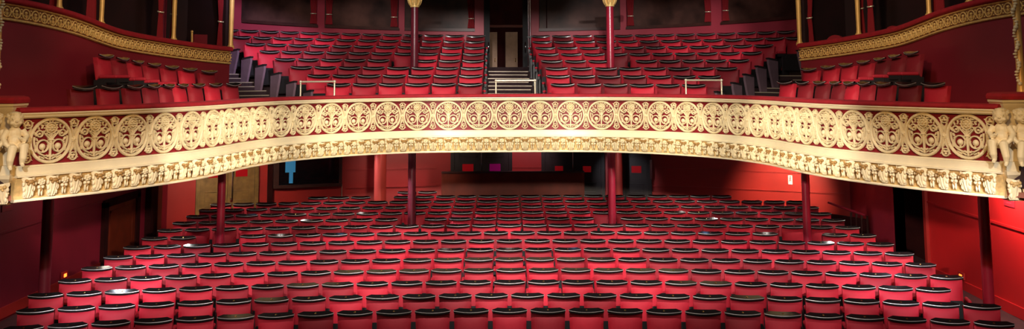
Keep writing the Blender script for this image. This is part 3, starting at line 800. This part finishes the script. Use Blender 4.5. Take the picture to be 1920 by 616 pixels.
for side, sg, end_px, posts in (('left', -1, 431.5, (432.5, 325.5, 190, 111.5)), ('right', 1, 1500.5, (1499.5, 1610, 1742, 1817))):
    u0 = find_ux(EB, sg, end_px); u1 = sg*18.9
    bx = thing('box_parapet', 'gilded frieze with red velvet rail along the front of the %s side boxes' % side, 'box front')
    obj('velvet_rail', strip(u0, u1, [(EB-.085, .245), (EB-.10, .275), (EB-.09, .31), (EB-.05, .328), (EB+.06, .33), (EB+.11, .315), (EB+.12, .24)], 60, zbox).mesh('velvet_rail', 'rail', 60), bx)
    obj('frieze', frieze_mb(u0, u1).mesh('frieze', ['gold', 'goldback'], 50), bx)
    b = sweep([(EB, 3.0), (EB, 3.9)], u0, u1, 60)
    # claret wall below, following the slope of the frieze
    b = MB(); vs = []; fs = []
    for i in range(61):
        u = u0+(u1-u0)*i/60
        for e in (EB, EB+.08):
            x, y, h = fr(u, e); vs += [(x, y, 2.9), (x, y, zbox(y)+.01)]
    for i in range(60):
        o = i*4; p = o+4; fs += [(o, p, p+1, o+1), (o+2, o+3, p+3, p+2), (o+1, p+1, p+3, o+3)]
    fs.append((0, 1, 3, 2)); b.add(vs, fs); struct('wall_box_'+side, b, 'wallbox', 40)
    # interior: floor, back wall, end wall, ceiling
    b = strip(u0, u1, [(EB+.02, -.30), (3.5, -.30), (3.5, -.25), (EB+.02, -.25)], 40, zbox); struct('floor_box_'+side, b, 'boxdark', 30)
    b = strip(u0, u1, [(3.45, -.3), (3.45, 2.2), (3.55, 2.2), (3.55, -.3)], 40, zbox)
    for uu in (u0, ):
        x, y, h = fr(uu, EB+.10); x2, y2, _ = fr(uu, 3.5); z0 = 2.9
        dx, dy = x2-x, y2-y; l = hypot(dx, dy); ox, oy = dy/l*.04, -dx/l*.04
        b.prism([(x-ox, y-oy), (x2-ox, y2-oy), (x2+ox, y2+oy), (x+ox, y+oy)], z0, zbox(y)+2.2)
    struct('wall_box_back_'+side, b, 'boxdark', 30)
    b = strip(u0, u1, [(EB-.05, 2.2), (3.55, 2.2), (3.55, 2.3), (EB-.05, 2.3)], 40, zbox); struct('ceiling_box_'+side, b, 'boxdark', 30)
    names = ('at the rear end', 'second from the rear', 'third from the rear', 'nearest the stage')
    for n, px in enumerate(posts):
        u = find_ux(EB+.03, sg, px); x, y, h = fr(u, EB+.03); z = zbox(y)+.31
        t = thing('gilded_post', 'slim gilded post of the %s side boxes, %s' % (side, names[n]), 'post', (x, y, z), h, 'gilded posts of the %s boxes' % side)
        r = .045 if n else .05
        obj('shaft', MB().lathe([(r*1.1, 0), (r*.8, .12), (r*.9, .5), (r*1.1, 1.88)], 14).mesh('shaft', 'goldpost', 60), t)
        obj('base', MB().lathe([(r*1.35, -.01), (r*1.35, .03), (r*1.1, .05)], 14).mesh('base', 'goldpost', 40), t)
        # curtains gathered beside the posts
        lst = {0: [(1 if sg > 0 else -1)], 1: [-1, 1], 2: [-1, 1], 3: [1 if sg < 0 else -1]}[n]
        for s in lst:
            toward = 'rear' if s*sg < 0 else 'stage'
            c = thing('box_curtain', 'red velvet curtain, %s side of the post %s, %s boxes' % (toward, names[n], side), 'curtain', (0, 0, 0), 0, 'curtains of the %s boxes' % side)
            cu = u+s*.165 if n else u+sg*.11
            cx, cy, ch = fr(cu, EB+.20); c.location = (cx, cy, zbox(cy)+.20); c.rotation_euler = (0, 0, ch)
            obj('cloth', curtain_mb(.30, 1.95, .03, .62, 5, .10).mesh('cloth', 'curtain', 60), c)
            tb = MB(); pts = [(.06*cos(a), .045*sin(a), .62+.01*sin(a)) for a in [2*pi*q/12 for q in range(13)]]
            tb.tube(pts, .012, 6, cap=False); o = obj('tieback', tb.mesh('tieback', 'polbrass', 60), c); o['label'] = 'pale cord tieback'
    # chairs inside
    for n, px in enumerate((389, ) if side == 'left' else (1562, 1668)):
        u = find_ux(EB+.55, sg, px); x, y, h = fr(u, EB+.5); z = zbox(y)-.25
        t = thing('box_chair', ('red upholstered chair with gilt uprights in the rear left box' if side == 'left' else ('dark red round-backed chair in the rear right box', 'dark red round-backed chair in the second right box')[n]), 'chair', (x, y, z), h+(0 if side == 'left' else .2))
        rd = side == 'right'
        bm_ = MB()
        if rd: bm_.prism([(.19*cos(a), .56+.16*sin(a)+.0) for a in [pi*q/10 for q in range(11)]]+[(-.19, .38), (.19, .38)], -.03, .03, T=Matrix(((1, 0, 0, 0), (0, 0, 1, .16), (0, 1, 0, .02), (0, 0, 0, 1))))
        else: bm_.box(-.24, .24, .14, .20, .42, .84)
        obj('backrest', bm_.mesh('backrest', 'velvet2' if not rd else 'curtain', 40), t)
        obj('seat', MB().prism([(-.22, -.22), (.22, -.22), (.20, .2), (-.20, .2)], .40, .47).mesh('seat', 'velvet2', 30), t)
        for (lx, ly) in ((-.2, -.2), (.2, -.2)): obj('leg', MB().tube([(lx, ly, 0), (lx, ly, .4)], .02, 8).mesh('leg', 'goldpost', 40), t)
        for lx in (-.25, .25): obj('leg', MB().tube([(lx*.85, .2, 0), (lx, .18, .45), (lx, .2, .88 if not rd else .6)], .02, 8).ell((lx, .2, .89 if not rd else .6), .028, 8, 6).mesh('leg', 'goldpost', 40), t)

# ------------------------------------------------------------------ stage-side pilaster consoles with cherubs
def cherub_mb(flip=1, pose=0):
    b = MB(); S = lambda x: x*flip
    b.ell((S(0), 0, .50), (.082, .085, .09), 14, 10)                 # head
    b.ell((S(.012), -.062, .475), (.05, .03, .04), 10, 8)            # cheeks
    b.ell((S(.012), -.092, .490), (.014, .020, .016), 8, 6)           # nose
    b.ell((S(.012), -.084, .458), (.024, .014, .008), 8, 6); b.ell((S(.012), -.066, .438), (.024, .018, .014), 8, 6)            # mouth
    for s in (1, -1):
        b.ell((S(s*.030+.01), -.074, .524), (.022, .014, .008), 8, 6); b.ell((S(s*.030+.01), -.078, .506), (.011, .009, .008), 8, 6); b.ell((S(s*.045+.01), -.058, .472), (.026, .026, .022), 8, 6)  # brows/eyes
        b.ell((S(s*.08), .0, .49), (.014, .022, .028), 8, 6)           # ears
    for k in range(14):                                              # curls
        a = 2*pi*k/14; b.ell((S(.074*cos(a)), .018+.070*sin(a)*.9, .545+.016*sin(3*a)), (.025, .025, .023), 8, 6); b.ell((S(.05*cos(a+.2)), .015+.05*sin(a+.2), .578), (.019, .019, .018), 7, 5)
    b.ell((S(0), .01, .585), (.05, .05, .02), 10, 6)
    b.tube([(S(0), .005, .44), (S(0), .01, .40)], [.04, .05], 10)
    b.ell((S(0), .005, .35), (.085, .065, .08), 12, 9)               # chest
    b.ell((S(0), -.012, .27), (.080, .072, .075), 12, 9)             # belly
    b.ell((S(0), .01, .20), (.085, .07, .06), 12, 9)                 # hips
    arms = [[(-.08, 0, .385), (-.125, -.03, .31), (-.075, -.10, .27), (-.03, -.11, .30)], [(.08, 0, .385), (.13, -.02, .30), (.12, -.09, .24), (.085, -.11, .20)]]
    if pose: arms[0] = [(-.08, 0, .385), (-.14, -.02, .33), (-.16, -.08, .40), (-.12, -.09, .46)]
    for a in arms: b.tube([(S(x), y, z) for x, y, z in a], [.042, .036, .030, .022], 10)
    for a in arms:
        x, y, z = a[-1]
        for q in range(4): b.ell((S(x-.014+.009*q), y-.016, z-.004*abs(q-1.5)), (.006, .014, .007), 6, 5)
        b.ell((S(x+.018), y-.004, z+.012), (.007, .009, .010), 6, 5)
    legs = [[(-.045, -.01, .19), (-.075, -.13, .205), (-.065, -.125, .07), (-.06, -.115, .0), (-.06, -.155, -.01)], [(.045, -.01, .19), (.055, -.14, .19), (.075, -.13, .05), (.07, -.12, -.03), (.075, -.165, -.04)]]
    for a in legs: b.tube([(S(x), y, z) for x, y, z in a], [.062, .052, .042, .026, .022], 10)
    return b
for side, sg in (('left', -1), ('right', 1)):
    x0 = 5.86; Y0 = 12.30
    pl = thing('pilaster_console', 'cream plaster console carrying the %s end of the circle front' % side, 'console', (0, 0, 0))
    def bx_(name, prof, m, lab=None):
        """stack of plan offsets (d, z): a moulded block, d = how far it steps out"""
        b = MB(); vs = []; fs = []
        for d, z in prof:
            vs += [(sg*(x0-d), Y0-.55-d*1.6, z), (sg*(x0+1.6), Y0-.55-d*1.6, z), (sg*(x0+1.6), Y0-.28, z), (sg*(x0-d), Y0-.28, z)]
        for i in range(len(prof)-1):
            for j in range(4): fs.append((i*4+j, i*4+(j+1) % 4, i*4+4+(j+1) % 4, i*4+4+j))
        fs += [(3, 2, 1, 0), tuple((len(prof)-1)*4+q for q in range(4))]
        o = obj(name, b.add(vs, fs).mesh(name, m, 30), pl)
        if lab: o['label'] = lab
    bx_('velvet_ledge', [(.05, 3.81), (.075, 3.825), (.08, 3.86), (.06, 3.89), (.0, 3.905)], 'rail', 'red velvet padded ledge')
    bx_('cornice', [(.0, 3.68), (.012, 3.70), (.018, 3.72), (.04, 3.755), (.045, 3.775), (.06, 3.79), (.062, 3.815)], 'cream2')
    bx_('block', [(.0, 3.06), (.0, 3.69)], 'cream2')
    bx_('plinth', [(.01, 2.89), (.03, 2.92), (.05, 2.95), (.055, 2.99), (.045, 3.0), (.045, 3.10)], 'cream2')
    cb = MB()
    for q in range(5):
        x = x0+.04+.17*q
        cb.join(bracket_mb(), Matrix.Translation((sg*x, Y0-.56, 2.90)))
    cb.join(bracket_mb(), Matrix.Translation((sg*(x0+.0), Y0-.25, 2.90)) @ Matrix.Rotation(radians(90*sg), 4, 'Z'))
    cb.box(min(sg*(x0+.02), sg*(x0+1.6)), max(sg*(x0+.02), sg*(x0+1.6)), Y0-.52, Y0+.25, 2.64, 2.87, 1)
    obj('leaf_frieze', cb.mesh('leaf_frieze', ['cream', 'creamgold'], 60), pl)
    # sitting cherubs
    for n, (dx, dy, rz, pose) in enumerate(((-.10, -.66, -.75*sg, 0), (.11, -.74, -.2*sg, 1))):
        b = cherub_mb(sg if n == 0 else -sg, pose)
        me = b.mesh('cherub_statue', 'cream', 60)
        o = obj('cherub_statue', me, None, (sg*(x0+dx), Y0+dy, 3.125), rz)
        rm = o.modifiers.new('fuse', 'REMESH'); rm.mode = 'VOXEL'; rm.voxel_size = .0058; rm.use_smooth_shade = True
        sm = o.modifiers.new('soften', 'SMOOTH'); sm.factor = .5; sm.iterations = 2
        tag(o, 'cream plaster cherub sitting on the %s console, %s' % (side, ('beside the fretwork', 'at the outer corner')[n]), 'cherub statue', None, 'thing')
    # gilded garland column above
    x = sg*6.235; t = thing('garland_column', 'slim gilded column wound with plaster flowers on the %s console' % side, 'column', (x, 12.05, 3.90))
    obj('shaft', MB().lathe([(.055, 0), (.045, .1), (.045, 2.2)], 14).mesh('shaft', 'goldpost', 60), t)
    g = MB()
    for q in range(46):
        a = q*.9; z = .10+q*.036
        if q in (30, 31): continue
        g.ell((-sg*.045+.03*cos(a)*.6, -.035+.02*sin(a), z), (.026+.008*sin(q*2.1), .022, .020+.006*cos(q)), 7, 5)
    obj('garland', g.mesh('garland', 'cream', 60), t)
    obj('ring', MB().lathe([(.05, 1.16), (.075, 1.18), (.08, 1.22), (.05, 1.25)], 14).mesh('ring', 'cream2', 40), t)

# ------------------------------------------------------------------ rear of the stalls
def at_back(th, dr=-.02):
    x, y = onb(th, dr); return x, y, -radians(th)
def leafdoor(d, x0, x1, z0, z1, m, glass=None, gz=None, gw=None, bars=False):
    """one door leaf in the local frame of the door (front towards -Y)"""
    lf = obj('leaf', MB().box(x0, x1, -.05, 0, z0, z1).mesh('leaf', m, 0), d); w = x1-x0; h = z1-z0
    b = MB()
    def panel(za, zb):
        xa, xb = x0+.16*w, x1-.16*w
        for (p, q, r_, s_) in ((xa, xb, za, za+.025), (xa, xb, zb-.025, zb), (xa, xa+.025, za, zb), (xb-.025, xb, za, zb)): b.box(p, q, -.068, -.05, r_, s_)
        b.box(xa+.05, xb-.05, -.060, -.05, za+.05, zb-.05)
    panel(z0+.10, z0+.62); panel(z0+.72, z0+.98); panel(z0+1.65, z1-.1)
    obj('moulding', b.mesh('moulding', m, 0), lf)
    if glass:
        c = (x0+x1)/2; f = obj('vision_frame', MB().box(c-gw/2-.03, c+gw/2+.03, -.066, -.05, gz[0]-.03, gz[1]+.03).mesh('vision_frame', m, 0), lf)
        obj('vision_pane', MB().box(c-gw/2, c+gw/2, -.070, -.064, gz[0], gz[1]).mesh('vision_pane', glass, 0), f)
    if bars is not False:
        obj('push_bar', MB().tube([(bars, -.10, z0+.75), (bars, -.12, z0+.8), (bars, -.12, z0+1.5), (bars, -.10, z0+1.55)], .016, 8).box(bars-.03, bars+.03, -.09, -.05, z0+.7, z0+.8).box(bars-.03, bars+.03, -.09, -.05, z0+1.5, z0+1.6).mesh('push_bar', 'chrome', 40), lf)
def door(name, label, th, w, z1, m, leaves=2, glass=None, bars=False, gz=(1.50, 1.68), gw=.26, fm=None):
    x, y, rz = at_back(th); d = tag(obj(name, None, None, (x, y, 0), rz), label, None, None, 'structure')
    z0 = .24; fm = fm or m
    obj('door_frame', MB().box(-w/2-.10, -w/2, -.07, 0, z0, z1+.1).box(w/2, w/2+.10, -.07, 0, z0, z1+.1).box(-w/2-.1, w/2+.1, -.07, 0, z1, z1+.1).mesh('door_frame', fm, 0), d)
    g = glass if isinstance(glass, (list, tuple)) else [glass]*leaves
    for q in range(leaves):
        xa = -w/2+w*q/leaves; xb = xa+w/leaves
        bp = False
        if bars: bp = xb-.10 if q == 0 else xa+.10
        leafdoor(d, xa+.005, xb-.005, z0, z1, m, g[q], gz, gw, bp)
    if leaves == 2 and not bars:
        obj('flush_bolt', MB().box(-.012, .012, -.062, -.05, 1.2, 2.2).mesh('flush_bolt', 'chrome', 0), d)
    return d
door('door_3', 'olive brown double doors with chrome push bars at the rear left of the stalls', -26.3, 1.36, 2.35, 'oak', 2, 'redglass', True, (1.56, 1.74), .30)
door('door_4', 'near black double doors with red and magenta lit panes behind the partition, left pair', -2.66, 1.48, 2.4, 'darkdoor', 2, ['redglass', 'magglass'], False, (1.42, 1.72), .30)
door('door_5', 'near black double doors with small red panes behind the partition, right pair', 6.15, 1.52, 2.4, 'darkdoor', 2, 'redglass', False, (1.50, 1.66), .22)
door('door_6', 'near black single door with small red pane right of the rose column', 12.2, .58, 2.4, 'darkdoor', 1, 'redglass', False, (1.50, 1.68), .26)
x, y, rz = at_back(13.6, -.08)
t = thing('wall_intercom', 'slim chrome panel fixed on the jamb of the single rear door', 'panel', (x, y, 0), rz)
obj('plate', MB().box(-.03, .03, -.03, .0, 1.35, 1.85).mesh('plate', 'chrome', 0), t)
obj('cable', MB().tube([(0, -.02, 1.35), (.01, -.02, 1.1), (0, -.02, .7)], .008, 6).mesh('cable', 'iron', 40), t)
# control-room window
x, y, rz = at_back(-19.0, -.02)
d = tag(obj('window_7', None, None, (x, y, 0), rz), 'dark framed control room window with a blue lit screen inside', None, None, 'structure')
obj('window_frame', MB().box(-.92, -.78, -.16, 0, 1.25, 2.6).box(.78, .86, -.16, 0, 1.25, 2.6).box(-.92, .86, -.18, 0, 1.22, 1.30).box(-.92, .86, -.16, 0, 2.55, 2.65).box(-.80, .80, -.02, 0, 1.28, 2.6, 1).mesh('window_frame', ['wood', 'black'], 0), d)
obj('pane', MB().box(-.79, .79, -.135, -.125, 1.29, 2.56).mesh('pane', mat('dark window glass', (.006, .006, .008), .06, spec=.6), 0), d)
obj('screen', MB().box(-.62, -.36, -.139, -.1355, 1.62, 2.10).box(-.52, -.42, -.139, -.1355, 1.34, 1.62).mesh('screen', 'blueglow', 0), d)
b = MB().box(-1.06, -.93, -.10, 0, .24, 2.7).xf(Matrix.Translation((x, y, 0)) @ Matrix.Rotation(rz, 4, 'Z')); struct('trim_11', b, 'dark', 0)
x, y, rz = at_back(-15.9, -.02)
t = thing('wall_conduit', 'slim pale cable conduit below the control room window', 'conduit', (x, y, 0), rz)
obj('pipe', MB().tube([(0, -.02, .3), (0, -.02, 1.25)], .012, 6).mesh('pipe', 'nosing', 40), t)
# partition in front of the doors
t = thing('rear_partition', 'long low mahogany partition behind the last centre rows of the stalls', 'partition', (0, 26.15, fz(0, 26.1)))
obj('panel', MB().box(-1.73, 1.93, -.04, .04, 0, 1.37).mesh('panel', 'mahog', 0), t)
obj('cap_rail', MB().box(-1.76, 1.96, -.07, .07, 1.37, 1.41).mesh('cap_rail', 'wood', 0), t)
for x in (-1.73, .1, 1.93): obj('stile', MB().box(x-.03, x+.03, -.05, .05, 0, 1.37).mesh('stile', 'mahog', 0), t)
# left wall hatch and dark pilaster
t = tag(obj('door_7', None), 'dark framed low door in the left stalls wall', None, None, 'structure')
obj('door_frame', MB().box(-XW, -XW+.08, 21.0, 21.2, 0, 1.50).box(-XW, -XW+.08, 22.8, 23.0, 0, 1.50).box(-XW, -XW+.08, 21.0, 23.0, 1.40, 1.55).mesh('door_frame', 'dark', 0), t)
obj('leaf', MB().box(-XW, -XW+.04, 21.2, 22.8, .1, 1.40).mesh('leaf', 'mahog', 0), t)
obj('moulding', MB().box(-XW+.04, -XW+.055, 21.35, 21.40, .25, 1.30).box(-XW+.04, -XW+.055, 22.6, 22.65, .25, 1.30).box(-XW+.04, -XW+.055, 21.35, 22.65, 1.25, 1.30).mesh('moulding', 'mahog', 0), t)
b = MB().box(-XW, -XW+.14, 23.5, 23.95, 0, 3.0, 0).box(-XW, -XW+.10, 23.95, 24.35, 0, 3.0, 1); struct('trim_12', b, ['dark', 'wood'], 0)
b = MB().box(XW-.06, XW, 20.38, 20.5, 0, 2.6); struct('trim_13', b, 'wallred', 0)
for lab, x, s in (('left', -XW, 1), ('right', XW, -1)):
    t = thing('wall_notice', 'small dull red notice on the %s stalls wall under the balcony' % lab, 'notice')
    xa, xb = sorted((x, x+s*.015))
    obj('board', MB().box(xa, xb, 16.86, 17.22, 1.88, 2.10).mesh('board', 'signred', 0), t)
    xa, xb = sorted((x+s*.015, x+s*.018))
    obj('lettering', MB().box(xa, xb, 16.92, 17.16, 1.98, 2.0).box(xa, xb, 16.95, 17.13, 1.93, 1.95).mesh('lettering', 'pad', 0), t)
for lab, x, s, y, z in (('left', -XW, 1, 19.30, .38), ('right', XW, -1, 18.95, .36)):
    t = thing('step_light', 'small amber step light low on the %s stalls wall' % lab, 'light')
    xa, xb = sorted((x+s*.02, x+s*.05))
    obj('housing', MB().box(xa, xb, y-.12, y+.12, z-.05, z+.07).mesh('housing', 'wallred', 0), t)
    xa, xb = sorted((x+s*.05, x+s*.058))
    obj('lens', MB().box(xa, xb, y-.05, y+.05, z-.03, z+.03).mesh('lens', 'amber', 0), t)
for n, (th, zz, wv) in enumerate(((26.3, 1.43, .105), (27.4, 1.44, .075))):
    x, y, rz = at_back(th, -.015)
    t = thing('wall_sign', ('white pictogram sign on the rear right stalls wall, farther from the column', 'white pictogram sign on the rear right stalls wall, next to the column')[n], 'sign', (x, y, 0), rz)
    obj('plate', MB().box(-wv/2, wv/2, -.01, 0, zz-.115, zz+.115).mesh('plate', 'sign', 0), t)
    pic = MB().dome(0, zz+.075, .016, .004, 8, y0=-.01)
    pic.bar([(0, zz+.055), (-.004, zz+.01), (-.02, zz-.04)], .016, .004, y0=-.01).bar([(0, zz+.01), (.022, zz-.03)], .012, .004, y0=-.01).bar([(-.025, zz+.035), (.025, zz+.045)], .010, .004, y0=-.01)
    obj('pictogram', pic.mesh('pictogram', 'signred', 0), t)
# rail guarding the side steps, rear right
t = thing('stair_guard', 'low dark slatted guard with a pale handrail by the rear right wall', 'handrail')
obj('hand_rail', MB().tube([(7.85, 24.7, .98), (8.42, 23.75, .80)], .03, 8).mesh('hand_rail', 'colred', 60), t)
obj('panel', MB().prism([(7.85, 24.68), (8.42, 23.73), (8.44, 23.77), (7.87, 24.72)], .15, .72).mesh('panel', 'dark', 0), t)
for q in range(4):
    f = q/3; x = 8.2+.24*f; y = 24.12-.4*f
    obj('slat', MB().box(x-.02, x+.02, y-.02, y+.02, .15, .82-.02*f).mesh('slat', 'wood', 0), t)
# upper gallery underside closes the space above the circle
b = MB(); arc_strip(b, CC, .1, -75, 75, 7.0, 7.1, 20, 9.2); struct('ceiling_circle', b, 'dark', 0)

# ------------------------------------------------------------------ light
def area(name, loc, target, size, power, col=(1, 1, 1), sy=None, spread=None):
    l = bpy.data.lights.new(name, 'AREA'); l.energy = power; l.color = col; l.size = size
    if sy: l.shape = 'RECTANGLE'; l.size_y = sy
    if spread: l.spread = radians(spread)
    o = bpy.data.objects.new(name, l); COL.objects.link(o); o.location = loc
    o.rotation_euler = (Vector(target)-Vector(loc)).to_track_quat('-Z', 'Y').to_euler(); return o
def spot(name, loc, target, ang, power, col=(1, 1, 1), blend=.4, r=.1):
    l = bpy.data.lights.new(name, 'SPOT'); l.energy = power; l.color = col; l.spot_size = radians(ang); l.spot_blend = blend; l.shadow_soft_size = r
    o = bpy.data.objects.new(name, l); COL.objects.link(o); o.location = loc
    o.rotation_euler = (Vector(target)-Vector(loc)).to_track_quat('-Z', 'Y').to_euler(); return o
WARM = (1, .90, .74); NEUT = (1, .96, .90); COOL = (.80, .86, 1)
area('house_light', (0, 9.0, 10.0), (0, 18, 1.5), 1.8, 170, NEUT, spread=120)
spot('house_spot', (0, 9.0, 10.0), (0, 18.8, 1.0), 50, 5200, NEUT, 1.0, .35)
for k, (x, y, p) in enumerate(((-6.7, 16.0, 300), (-5.2, 17.6, 560), (-2.6, 17.7, 600), (0, 17.8, 640), (2.6, 17.7, 600), (5.2, 17.6, 560), (6.7, 16.0, 300), (-4.2, 14.8, 180), (4.2, 14.8, 180))):
    spot('stalls_patch', (x*.3, 0.0, 7.2), (x, y, .85), 10.5, p*14, (1, .95, .93), .9, .12)
area('stage_fill', (0, 2.0, 8.6), (0, 14, 3.4), 3.0, 120, (1, .80, .52))
for x, p in ((-3.9, 300), (-2.2, 420), (0, 400), (2.2, 420), (3.9, 300)):
    spot('front_of_house', (x*.25, 4.0, 5.6), (x, 18.9-abs(x)*.45, 3.0), 13.5, p*12.5, WARM, .6, .2)
for sg in (-1, 1):
    spot('front_cross', (sg*-3.5, 4.0, 5.6), (sg*4.35, 15.0, 3.1), 12.5, 7200, WARM, .6, .2)
    spot('box_amber', (sg*.6, 3.0, 6.4), (sg*5.6, 12.6, 3.2), 16.5, 1700, (1, .60, .22), .8, .3)
    spot('box_frieze_amber', (sg*-.5, 5.0, 7.6), (sg*5.8, 16.2, 5.15), 19, 2100, (1, .74, .46), .9, .3)
spot('circle_wash_left', (-2.5, 6, 9.0), (-2.9, 24.6, 5.3), 26, 3600, NEUT, .9, .4)
spot('circle_wash_right', (2.5, 6, 9.0), (3.1, 24.6, 5.3), 26, 3600, NEUT, .9, .4)
for k, (x, y, z, p) in enumerate(((-4.6, 21.0, 4.55, 620), (-1.1, 22.9, 4.75, 760), (1.5, 22.4, 4.7, 560), (4.5, 22.6, 4.95, 620), (2.6, 24.6, 5.3, 420), (-3.3, 24.2, 5.2, 360))):
    spot('circle_patch', (x*.4, 1.0, 7.4), (x, y, z), 7.0, p*13, (1, .93, .88), .8, .1)
spot('circle_left_cool', (-1.0, 12, 8.5), (-5.8, 22.3, 5.0), 20, 5000, (.70, .66, 1), .7, .3)
# under the balcony
for x, y, p, c in ((-6.6, 20.2, 55, NEUT), (6.6, 20.2, 55, NEUT), (-6.5, 16.6, 70, COOL), (6.6, 17.0, 70, COOL), (-4.8, 22.9, 40, NEUT), (4.8, 22.9, 40, NEUT), (6.7, 22.4, 35, NEUT)):
    spot('downlight', (x, y, 2.64), (x*.97, y+.4, 0), 130, p*1.1, c, .8, .05)
for r_, y in enumerate((19.9, 21.2, 22.6, 24.0)):
    for q in range(11):
        x = -6.5+1.3*q+(.3 if r_ % 2 else 0)
        if abs(x) < 3.2 and y > 22: continue
        l = bpy.data.lights.new('soffit_lamp', 'POINT'); l.energy = 1.1; l.shadow_soft_size = .05; l.color = (.30, .55, 1) if (q+r_) % 3 == 0 else (1, .93, .85)
        o = bpy.data.objects.new('soffit_lamp', l); COL.objects.link(o); o.location = (x, y, 2.60)
spot('right_wall_wash', (8.0, 16.6, 2.6), (8.6, 17.4, .8), 150, 260, WARM, 1.0, .03)
spot('side_beam_left', (-4.0, 3.0, 5.0), (-6.2, 16.6, .7), 9.5, 9000, (.86, .86, 1), .9, .15)
spot('side_beam_right', (4.0, 3.0, 5.0), (6.3, 17.2, .7), 9.5, 9000, (.86, .86, 1), .9, .15)
spot('rear_wash_right', (6.6, 23.6, 2.55), (7.15, 26.0, 1.0), 60, 600, (1, .78, .52), .9, .15)
spot('rear_wash_left', (-6.9, 22.6, 2.55), (-7.1, 25.6, 1.2), 76, 330, (1, .82, .6), .9, .15)
spot('rear_wash_mid_left', (-2.6, 24.6, 2.55), (-2.5, 27.4, 1.2), 90, 110, WARM, .8, .15)
spot('rear_wash_centre', (.5, 25.9, 2.6), (.5, 27.5, 1.7), 70, 60, (1, .75, .85), .8, .15)
spot('column_wash_right', (1.4, 24.2, 2.5), (2.9, 26.7, 1.4), 30, 200, COOL, .8, .05)
spot('column_wash_left', (-5.4, 25.6, 2.4), (-3.4, 26.4, 1.4), 34, 500, COOL, .8, .05)
spot('column_front_right', (3.6, 19.6, 2.5), (2.2, 21.66, 1.5), 24, 260, (1, .85, .95), .8, .05)
spot('column_front_left', (-3.6, 20.8, 2.5), (-2.1, 21.66, 1.5), 24, 420, COOL, .8, .05)
area('left_wall_wash', (-7.4, 18.4, 2.62), (-8.6, 18.2, .8), .4, 10, WARM)
area('vestibule_fill', (0, 28.6, 5.9), (0, 31, 4.6), .5, 6, WARM)  # unseen fill added to lighten the vestibule doors
w = bpy.data.worlds.new('world'); scene.world = w; w.use_nodes = True
w.node_tree.nodes['Background'].inputs[0].default_value = (1, .80, .70, 1); w.node_tree.nodes['Background'].inputs[1].default_value = .035
scene.view_settings.view_transform = 'Standard'; scene.view_settings.look = 'None'; scene.view_settings.exposure = 0
